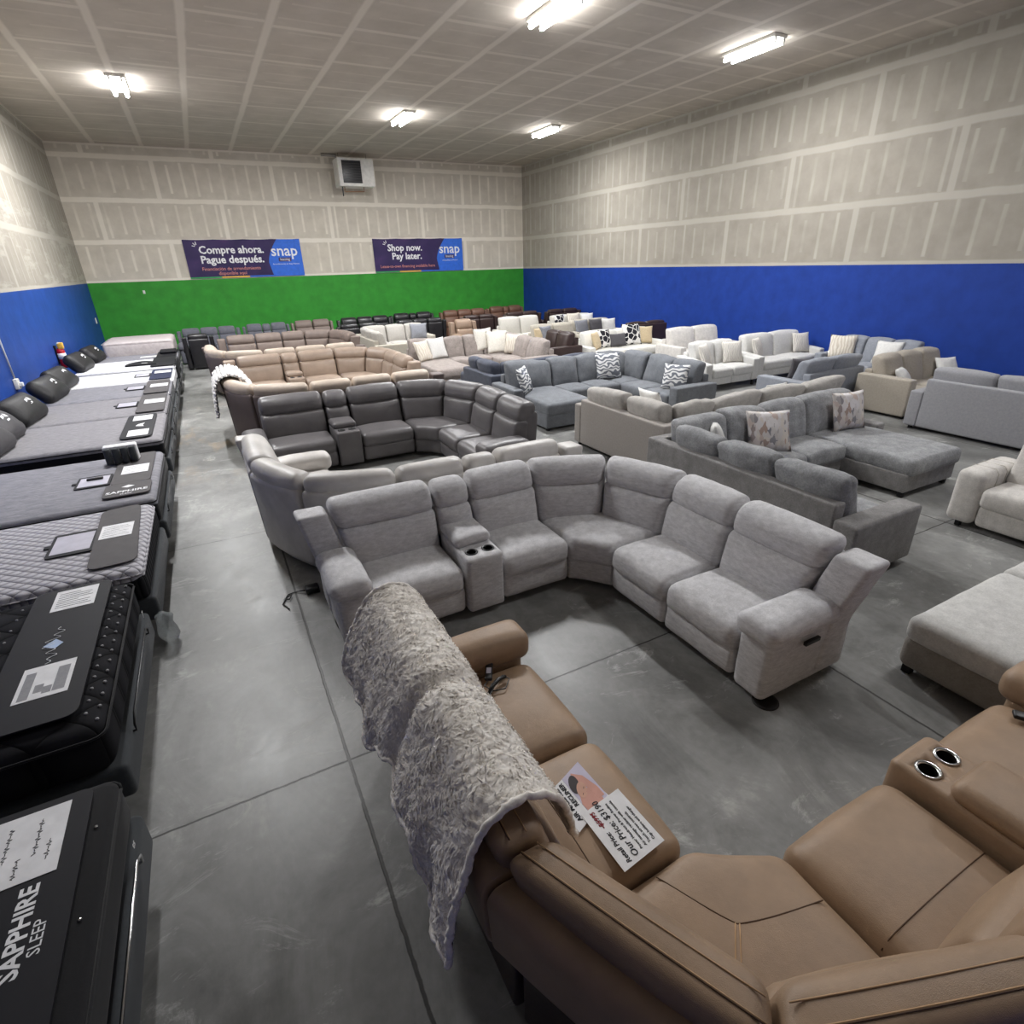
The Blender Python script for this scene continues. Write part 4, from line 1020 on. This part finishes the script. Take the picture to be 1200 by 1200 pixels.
def throw():
    prof = catmull([Vector(p) for p in ((.93, .50), (.84, .56), (.79, .70), (.745, .82), (.71, .94), (.665, 1.03), (.58, 1.075), (.49, 1.06), (.43, .99), (.385, .90), (.335, .78), (.305, .62), (.295, .45), (.29, .30))], 8)
    top = min(range(len(prof)), key=lambda i: abs(prof[i].x-.57))
    S = [0]
    for a, b in zip(prof, prof[1:]): S.append(S[-1]+(b-a).length)
    S = [x-S[top] for x in S]
    def pos(t):
        for i in range(len(S)-1):
            if t <= S[i+1] or i == len(S)-2:
                f = (t-S[i])/(S[i+1]-S[i]); p = prof[i].lerp(prof[i+1], f); tg = (prof[i+1]-prof[i]).normalized()
                return p, Vector((-tg.y, tg.x))*-1
    NU, NT = 230, 200; V = []; F = []
    Lin = [(0, .16), (.12, .30), (.38, .42), (.52, .50), (.56, .46), (.70, .31), (.85, .31), (1, .40)]
    Lout = [(0, .46), (.15, .52), (.3, .54), (.5, .46), (.7, .48), (.88, .58), (1, .62)]
    for i in range(NU+1):
        u = i/NU; y0 = 2.60-u*1.50
        li, lo = lerp_tab(u, Lin)+.012*math.sin(u*31), lerp_tab(u, Lout)+.02*math.sin(u*23)+.012*math.sin(u*57)
        for j in range(NT+1):
            t = -li+(li+lo)*j/NT; p, nn = pos(t)
            if nn.dot(p-Vector((.57, .7))) < 0: nn = -nn
            down = min(1, max(0, (abs(t)-.12)/.4))
            y = y0+(.10*down*(u-.5) if t > 0 else .0)-(.10*down if t > 0 else -.03*down)*u
            fold = .022*down*(math.sin(u*19+t*3)+.6*math.sin(u*41+1.3))*(1 if t > 0 else .5)
            dip = -.034*math.exp(-((y0-1.76-.10*t)/.045)**2)*math.exp(-((t+.02)/.45)**2)
            q = Vector((p.x*9, y*9, p.y*9)); wv = noise.noise_vector(q*1.1)*.35
            r1 = 1-abs(noise.noise(q*2.2+wv*2)); r2 = 1-abs(noise.noise(q*5.2+wv*4)); r3 = noise.noise(q*14)
            h = .040+fold*.6+dip+.011*(r1-.6)+.007*(r2-.6)+.003*r3+.012*noise.noise(q*.5)
            V.append((p.x+nn.x*h, y+.006*noise.noise(q*4), p.y+nn.y*h))
    W = NT+1; k0 = len(V)
    for i in range(NU):
        for j in range(NT):
            a = i*W+j; F.append([a, a+1, a+W+1, a+W])
    e = empty('fur_throw', (.5, 1.8, 1.0), 'shaggy grey beige fur throw draped over the back of the tan recliner', 'throw')
    V2 = [(a-.5, b-1.8, c-1.0) for a, b, c in V]
    o = mesh('fur', V2, F, FUR, e)
    # plush lining just under the fur, rolled round the rims
    me = o.data; nv = [v.normal.copy() for v in me.vertices]
    st = 2; VL, FL = [], []; ni = NU//st; nj = NT//st
    for i in range(ni+1):
        for j in range(nj+1):
            q = i*st*W+j*st; p = Vector(V2[q]); n_ = nv[q]
            c = Vector((.57-.5, p.y, -.3)); n_ = n_ if n_.dot(p-c) > 0 else -n_
            VL.append(tuple(p-n_*.016))
    for i in range(ni):
        for j in range(nj): a = i*(nj+1)+j; FL.append([a, a+nj+1, a+nj+2, a+1])
    mesh('lining', VL, FL, LINING, e)
    rim = [V2[i*W] for i in range(0, NU+1, 2)]+[V2[NU*W+j] for j in range(0, NT+1, 2)]+[V2[i*W+NT] for i in range(NU, -1, -2)]+[V2[j] for j in range(NT, -1, -2)]
    Vr, Fr = tube_geo(rim, .013, 8)
    Vr = [(a+.006*noise.noise(Vector((a*60, b*60, c*60))), b+.006*noise.noise(Vector((a*60+9, b*60, c*60))), c+.006*noise.noise(Vector((a*60, b*60+7, c*60)))) for a, b, c in Vr]
    mesh('fur_edge', Vr, Fr, FUR, e)
    # loose hair locks that break up the surface, one uncountable mass
    HV, HF = [], []; rnd = random.Random(3)
    for k in range(9000):
        i, j = rnd.randrange(NU), rnd.randrange(NT); q = i*W+j; p = Vector(V2[q]); n_ = nv[q]
        c = Vector((.07, p.y, -.3)); n_ = n_ if n_.dot(p-c) > 0 else -n_
        fl = noise.noise_vector(Vector((p.x*11, p.y*11, p.z*11)))*1.5+Vector((0, 0, -.35))+Vector((rnd.random()-.5, rnd.random()-.5, rnd.random()-.5))*.9
        d = (fl-n_*fl.dot(n_)).normalized(); s = n_.cross(d).normalized()*(.0022+.002*rnd.random()); L = .016+.018*rnd.random()
        b = len(HV); a1 = p+d*L*.55+n_*.006; a2 = p+d*L+n_*.003
        HV += [tuple(p-s), tuple(p+s), tuple(a1+s*.8), tuple(a1-s*.8), tuple(a2)]
        HF += [[b, b+1, b+2, b+3], [b+3, b+2, b+4]]
    tag(mesh('hair_locks', HV, HF, FUR, e), kind='stuff')
throw()

# white ruffled throw on the end of the taupe recliner
e = empty('ruffled_throw', (.3, 10.62, .9), 'white ruffled throw hanging over the left end of the taupe recliner', 'throw')
rf = fabric('white ruffled cloth', (226, 224, 222), .03, 30, bump=.5)
prof = catmull([Vector(p) for p in ((.54, .60), (.48, .74), (.42, .88), (.345, 1.0), (.28, 1.10), (.14, 1.145), (.02, 1.11), (-.05, 1.0), (-.08, .84), (-.10, .68), (-.11, .52))], 9)
V, F = [], []
for k, p in enumerate(prof):
    tg = prof[min(k+1, len(prof)-1)]-prof[max(k-1, 0)]; nn = Vector((tg.y, -tg.x)).normalized(); nn = nn if nn.dot(p-Vector((.2, .5))) > 0 else -nn
    for y in (-.56, .56): V.append((p.x+nn.x*.012-.3, y, p.y+nn.y*.012-.9))
for k in range(len(prof)-1): F.append([2*k, 2*k+1, 2*k+3, 2*k+2])
mesh('backing', V, F, rf, e)
arc_l = 0; nxt = 0
for k in range(len(prof)-1):
    a, b = prof[k], prof[k+1]; arc_l += (b-a).length
    if arc_l < nxt: continue
    nxt += .052; nn = Vector((b.y-a.y, -(b.x-a.x))).normalized(); nn = nn if nn.dot(a-Vector((.2, .5))) > 0 else -nn
    P = [(a.x+nn.x*(.036+.008*math.sin(i*.9+k))-.3, -.58+1.16*i/20, a.y+nn.y*(.036+.008*math.sin(i*.9+k))-.9+.006*math.sin(i*1.7+k*2)) for i in range(21)]
    V, F = tube_geo(P, [.010 if i in (0, 20) else .027+.004*math.sin(i*1.3+k) for i in range(21)], 8)
    mesh('ruffle', V, F, rf, e)

# ------------------------------------------------------------------ cards and handsets on the tan recliner
def oriented(o, P):        # put a unit frame on a sheet: P = corner at start of text, along text, down the lines
    pass
zc = .508
def sheet4(name, label, cat, P, z, mat=M['white_paper'], t=.002):
    c = sum((Vector(p) for p in P), Vector((0, 0)))/4
    e = empty(name, (c.x, c.y, z), label, cat)
    quad('sheet', [(p[0]-c.x, p[1]-c.y, 0) for p in P], mat, e, t)
    return e, c
def on(c, P, u, v):        # point on card: u along the text from its start, v down the lines
    a, b, d = Vector(P[0]), Vector(P[1]), Vector(P[2])
    return a+(b-a)*u+(d-a)*v
# price card corners: text start/top, text end/top, text start/bottom
TL, TR, BR_, BL = (.99, 1.05), (.98, 1.335), (1.20, 1.365), (1.215, 1.075)
pc, cc = sheet4('price_card', 'laminated card reading Our Price $3190 lying on the tan seat', 'card', [TL, BL, BR_, TR], zc)
P3 = (TL, TR, BL)
def write(e, P, s, u, v, size, mat, bold=0, z=zc+.003, shear=0):
    p = on(None, P, u, v); r = Vector(P[1])-Vector(P[0]); d = Vector(P[2])-Vector(P[0])
    return text('lettering', s, size, (p.x, p.y, z), (r.x, r.y, 0), (-d.x, -d.y, 0), mat, e, 'LEFT', bold, shear)
write(pc, P3, 'Retail Price:', .05, .24, .030, M['ink'], .0004, shear=.1)
write(pc, P3, '$5995', .67, .24, .030, M['ink_red'], .0004, shear=.1)
def strip(e, P, u0, v0, u1, v1, w, mat, z, name='print_line'):
    a, b = on(None, P, u0, v0), on(None, P, u1, v1); n = (b-a).orthogonal().normalized()*w/2; L = e.location
    quad(name, [(q.x-L.x, q.y-L.y, z-L.z) for q in (a-n, b-n, b+n, a+n)], mat, e, .0006)
strip(pc, P3, .64, .21, .93, .17, .005, M['ink_red'], zc+.003, 'strike_line')
write(pc, P3, 'Our Price: $3190', .06, .44, .040, M['ink'], .0003, shear=.1)
for i, (s, L) in enumerate((('Power Headrest & Power Recline', .86), ('Air massage recliner with console', .84), ('Touch screen controls', .60), ('Cup holders and charger', .64))):
    write(pc, P3, s, .1, .57+.105*i, .0172, M['ink'])
# flyer
FL_TL, FL_TR, FL_BR, FL_BL = (.915, 1.50), (1.10, 1.565), (1.145, 1.36), (.93, 1.275)
ft, fc = sheet4('flyer', 'small flyer headed AIR MASSAGE RECLINER with a picture, partly under the fur throw', 'flyer', [FL_TL, FL_BL, FL_BR, FL_TR], zc-.004)
# its text reads from the near end of its left side upwards; lines run towards the picture
FP = (FL_BL, FL_TL, FL_BR)
write(ft, FP, 'AIR MASSAGE', .10, .22, .030, M['ink'], .0009, zc-.001)
write(ft, FP, 'RECLINER', .34, .36, .030, M['ink'], .0009, zc-.001)
def poly(e, P, pts, mat, z, name):
    L = e.location; q = [on(None, P, u, v) for u, v in pts]
    quad(name, [(a.x-L.x, a.y-L.y, z-L.z) for a in q][::-1], mat, e, -.0005)
skin = plain('printed skin tone', (206, 160, 140), .5); skin2 = plain('printed blush tone', (204, 152, 138), .5); hairm = plain('printed dark hair', (56, 48, 50), .5); bluep = plain('printed pale lilac', (196, 190, 210), .5)
zz = zc-.0014
poly(ft, FP, [(.02, .42), (.98, .42), (.98, .98), (.02, .98)], bluep, zz, 'picture')
poly(ft, FP, [(.02, .44), (.30, .42), (.45, .50), (.50, .66), (.40, .80), (.20, .88), (.02, .86)], skin2, zz+.0006, 'picture_shoulder')
poly(ft, FP, [(.10, .80), (.50, .74), (.80, .56), (.92, .66), (.70, .84), (.30, .94), (.08, .94)], skin2, zz+.0008, 'picture_arm')
def ell(cx, cy, a, b, ph, n=18): return [(cx+a*math.cos(t)*math.cos(ph)-b*math.sin(t)*math.sin(ph), cy+a*math.cos(t)*math.sin(ph)+b*math.sin(t)*math.cos(ph)) for t in [2*PI*k/n for k in range(n)]]
poly(ft, FP, ell(.70, .56, .20, .12, .3), hairm, zz+.0010, 'picture_hair')
poly(ft, FP, ell(.50, .62, .17, .12, .4), skin, zz+.0012, 'picture_face')
for u, v in ((.50, .68), (.42, .58)): poly(ft, FP, ell(u, v, .025, .008, .9, 8), hairm, zz+.0014, 'picture_eye')
poly(ft, FP, ell(.40, .67, .012, .03, .4, 8), skin2, zz+.0014, 'picture_mouth')

# handsets
e = empty('remote_control', (1.03, 2.36, .505), 'black wired handset lying by the far arm of the tan recliner', 'remote', None, R(62))
box('body', -.075, .075, -.022, .022, 0, .022, M['black_plastic'], e, .009, (3, 2, 1)); box('screen', -.03, .02, -.014, .014, .020, .0235, M['screen'], e, .003)
tube('cord', [(-.07, 0, .012), (-.12, .02, .01), (-.16, -.03, .008), (-.14, -.10, .006), (-.06, -.12, .006), (-.03, -.08, .006), (-.08, -.05, .01), (-.18, -.02, .012), (-.26, .02, .02)], .004, M['black_plastic'], e, 6)
e = empty('handset_clip', (1.03, 2.25, .502), 'small black curved clip beside the wired handset', 'clip', None, R(20))
tube('body', [(-.09, -.02, .012), (-.04, .0, .018), (.02, .008, .02), (.07, .0, .014)], [.008, .012, .013, .010], M['black_plastic'], e, 8)
e = empty('remote_control', (3.28, .66, .505), 'black handset on the tan seat at the right edge beside the cup holders', 'remote', None, R(-58))
box('body', -.085, .085, -.028, .028, 0, .024, M['black_plastic'], e, .009, (3, 2, 1)); lathe('button', [(.001, .022), (.012, .023), (.010, .026), (.001, .0265)], M['screen'], e, (.03, 0, 0), 12)

# power supply and cord beside the grey recliner
e = empty('power_adapter', (.30, 4.70, 0), 'black power adapter with a curled cord on the floor left of the grey recliner', 'power adapter')
box('body', -.02, .10, -.05, .05, 0, .06, M['black_plastic'], e, .015, (2, 2, 1))
tube('cord', [(-.02, 0, .03), (-.10, .06, .01), (-.17, .04, .008), (-.21, -.03, .008), (-.17, -.06, .014), (-.14, .0, .02), (-.19, .0, .012), (-.23, -.10, .008), (-.20, -.17, .008), (-.19, -.21, .008)], .006, M['black_plastic'], e, 6)
lathe_o = tag(lathe('floor_drain', [(.001, 0.0), (.085, 0.0), (.085, .006), (.07, .008), (.001, .008)], plain('dark cast iron', (30, 27, 25), .6), None, (0, 0, 0), 24), 'dark round floor plate under the right arm of the grey recliner', 'floor plate')
lathe_o.location = (2.74, 1.74, .0)

# ------------------------------------------------------------------ banners, heater, wall fittings
n_ = N('deep violet banner cloth', .5, .3); n_.col(n_.ramp(n_.noise(n_.coord(), 1.1, 2, .5, .5), [(.35, (44, 34, 78)), (.62, (60, 42, 92)), (.75, (92, 52, 104))])); n_.bump(n_.noise(n_.scale(n_.coord(), (1, 1, .5)), 2.5, 3), .5, .05); M['violet'] = n_.m
M['snap_blue'] = plain('bright blue print', (52, 108, 214), .5); M['stripe_green'] = plain('green print', (60, 160, 90), .5); M['stripe_gold'] = plain('gold print', (236, 186, 80), .5)
M['pink_print'] = plain('salmon print', (226, 150, 140), .5)
def banner(label, x0, x1, z0, z1, l1, l2, sub, foot, ctr=False):
    y = YB-.03; w, h = x1-x0, z1-z0
    e = empty('banner', ((x0+x1)/2, y, z0), label, 'banner', 'leasing banners on the back wall')
    V, F = [], []; nx, nz = 36, 12
    for i in range(nx+1):
        for j in range(nz+1):
            sag = .025*math.sin(PI*(i/nx*4 % 1))*(j/nz) if j == nz else 0
            V.append((-w/2+w*i/nx, .008*noise.noise(Vector((i*.4+x0, j*.5, 0)))-.003, h*j/nz-sag*.6))
    k = len(V); V += [(a, b+.006, c) for a, b, c in V]
    for i in range(nx):
        for j in range(nz):
            a = i*(nz+1)+j; F.append([a, a+nz+1, a+nz+2, a+1]); F.append([k+a, k+a+1, k+a+nz+2, k+a+nz+1])
    mesh('cloth', V, F, M['violet'], e)
    yy = -.016
    pts = [(w/2, h*.99), (w/2, .045)]; n = 14
    for i in range(n+1):
        t = i/n; pts.append((w*(.192+.20*max(0, t-.35)**1.6+.022*max(0, .35-t)/.35), .045+(h*.99-.045)*t))
    quad('blue_panel', [(a, yy, b) for a, b in pts], M['snap_blue'], e, .002)
    for a, b, m in ((-.5, -.24, 'stripe_green'), (-.24, .0, 'stripe_gold'), (.0, .5, 'snap_blue')):
        quad('stripe', [(w*a, yy-.001, .0), (w*b, yy-.001, .0), (w*b, yy-.001, .045), (w*a, yy-.001, .045)], M[m], e, .002)
    Yt = y+yy-.006; X0 = x0+w*(.115 if not ctr else .15)
    r, u = (1, 0, 0), (0, 0, 1)
    text('lettering', l1, h*.275, (X0, Yt, z0+h*.64), r, u, M['white_print'], e, bold=.009)
    text('lettering', l2, h*.275, (X0+(w*.04 if ctr else 0), Yt, z0+h*.39), r, u, M['white_print'], e, bold=.009)
    for i, s in enumerate(sub): text('small_lettering', s, h*.125, (x0+w*.36, Yt, z0+h*(.20-.12*i if len(sub) > 1 else .14)), r, u, M['pink_print'], e, align='CENTER')
    for a in (100, 135, 170): 
        c, s_ = math.cos(R(a)), math.sin(R(a)); q = (X0-x0-w/2-.02, h*.82)
        d = Vector((c, s_)); nn = Vector((-s_, c))*.012
        p1, p2 = Vector(q)+d*.06, Vector(q)+d*.16
        quad('spark', [(v.x, yy-.003, v.y) for v in (p1-nn, p2-nn, p2+nn, p1+nn)], M['white_print'], e, .002)
    xc = x0+w*.845
    text('logo_lettering', 'snap', h*.42, (xc, Yt, z0+h*.55), r, u, M['white_print'], e, align='CENTER', bold=.006)
    quad('logo_plate', [(xc-(x0+x1)/2+a, yy-.003, b) for a, b in ((-.24, h*.395), (.2, h*.395), (.2, h*.50), (-.24, h*.50))], M['violet'], e, .002)
    text('logo_lettering', 'leasing', h*.105, (xc-.02, Yt-.002, z0+h*.42), r, u, M['white_print'], e, align='CENTER')
    text('small_lettering', foot, h*.058, (xc, Yt, z0+h*.31), r, u, M['white_print'], e, align='CENTER')
banner('violet and blue banner reading Compre ahora Pague después, left on the back wall', -.13, 3.75, 2.47, 3.72, 'Compre ahora.', 'Pague después.', ('Financiación de arrendamiento', 'disponible aquí'), 'Arrendamiento de Snap Finance')
banner('violet and blue banner reading Shop now Pay later, right on the back wall', 6.51, 10.35, 2.46, 3.70, 'Shop now.', 'Pay later.', ('Lease-to-own financing available here',), 'A Snap Finance Product', True)

hx0, hx1, hy0, hy1, hz0, hz1 = 5.30, 6.56, 23.0, 23.75, 5.36, 6.24
e = empty('unit_heater', (5.96, 23.4, hz0), 'white louvred unit heater hung under the ceiling on the back wall', 'heater')
L = lambda x, y, z: (x-5.96, y-23.4, z-hz0)
def hb(n, x0, x1, y0, y1, z0, z1, m, r=.02, par=None): return box(n, x0-5.96, x1-5.96, y0-23.4, y1-23.4, z0-hz0, z1-hz0, m, par or e, r)
hb('cabinet', hx0, hx1, hy0, hy1, hz0, hz1, M['white_metal'])
gr = hb('grille_well', 5.44, 6.12, hy0-.012, hy0+.02, hz0+.10, hz1-.08, M['black_plastic'], .005)
for i in range(9):
    z = hz0+.15+.078*i
    hb('louvre', 5.45, 6.11, hy0-.035, hy0-.008, z, z+.012, M['grey_pad'], .003, gr)
hb('side_panel', 6.16, 6.58, hy0-.015, hy0+.01, hz0+.03, hz1-.03, M['white_metal'], .006)
for x in (5.45, 6.45): tube('hanger_rod', [L(x, 23.4, hz1), L(x, 23.4, ZC)], .012, M['chrome'], e, 6)
pipe = plain('copper gas pipe', (140, 104, 74), .5)
tube('gas_pipe', [L(5.5, 23.2, hz0+.02), L(5.5, 23.2, hz0-.16), L(6.2, 23.2, hz0-.14), L(6.2, 23.2, hz0+.02)], .018, pipe, e, 6)
tube('drip_leg', [L(5.42, 23.2, hz0+.02), L(5.42, 23.2, hz0-.30)], .02, M['base_fab'], e, 6)
tube('flue', [L(5.4, 23.6, hz1), L(5.4, 23.6, ZC-.06), L(4.9, 23.6, ZC-.05)], .05, plain('galvanised flue', (150, 146, 140), .4, .5, .6), e, 8)

# extinguisher on the left wall
red = plain('red enamel', (196, 28, 40), .35, .5)
X, Y, Z = XL+.10, 16.5, .74
e = empty('fire_extinguisher', (X, Y, Z), 'red fire extinguisher hanging on the blue left wall', 'fire extinguisher')
lathe('cylinder', [(.001, 0), (.07, .0), (.082, .02), (.082, .36), (.07, .41), (.03, .45), (.03, .47), (.001, .47)], red, e)
lathe('label', [(.0825, .20), (.0835, .20), (.0835, .33), (.0825, .33)], M['white_paper'], e, cap=False)
box('valve', -.03, .03, -.04, .04, .46, .54, M['stripe_gold'], e, .012); box('tag', -.02, .09, -.06, .05, .42, .56, M['stripe_gold'], e, .02, (2, 2, 2))
box('handle', -.02, .02, -.06, .10, .53, .56, M['white_metal'], e, .008); box('bracket', -.10, -.06, -.05, .05, .1, .5, M['black_plastic'], e, .006)
# conduit and outlet
e = empty('wall_outlet', (XL, 12.75, .98), 'white outlet box with a vertical conduit on the blue left wall', 'outlet')
box('box', .001, .07, -.07, .07, -.09, .09, M['white_metal'], e, .015, (2, 2, 2)); box('plug', .07, .12, -.03, .05, -.05, .02, M['white_paper'], e, .012)
tube('conduit', [(.03, 0, .08), (.03, 0, 1.45)], .014, M['white_metal'], e, 8)
box('wall_switch', XL+.001, XL+.03, 23.40, 23.50, 1.22, 1.40, M['white_metal'], None, .01, loc=(XL, 23.45, 1.3)); tag(C.objects['wall_switch'], 'small white box on the blue wall near the far left corner', 'switch')
o = box('wall_sticker', -1.69, -1.62, YB-.012, YB-.001, 2.05, 2.16, M['pillow_white'], None, .004, loc=(-1.65, YB, 2.1)); tag(o, 'tiny pale tag on the green wall above the beds', 'tag')

# ------------------------------------------------------------------ camera, world, colour
yaw, pitch, roll, f, H = 4.74790154e-01, 4.24065723e-01, -2.91463740e-02, 647.22, 2.6966
cy, sy, cp, sp = math.cos(yaw), math.sin(yaw), math.cos(pitch), math.sin(pitch)
fw = Vector((sy*cp, cy*cp, -sp)); rt0 = Vector((cy, -sy, 0)); up0 = rt0.cross(fw)
rt = rt0*math.cos(roll)+up0*math.sin(roll); up = up0*math.cos(roll)-rt0*math.sin(roll)
cam = bpy.data.cameras.new('camera'); cam.sensor_width = 36; cam.lens = 36*f/1200; cam.clip_start = .02; cam.clip_end = 100
co = bpy.data.objects.new('camera', cam); C.objects.link(co)
mt = Matrix((rt, up, -fw)).transposed().to_4x4(); mt.translation = (0, 0, H); co.matrix_world = mt
SC.camera = co
w = bpy.data.worlds.new('world'); SC.world = w; w.use_nodes = True
w.node_tree.nodes['Background'].inputs[0].default_value = (.8, .85, 1, 1); w.node_tree.nodes['Background'].inputs[1].default_value = .05
vs = SC.view_settings; vs.view_transform = 'Standard'; vs.look = 'None'; vs.gamma = 1; vs.use_curve_mapping = False; vs.exposure = 1.17
SC.cycles.max_bounces = 8; SC.cycles.diffuse_bounces = 5
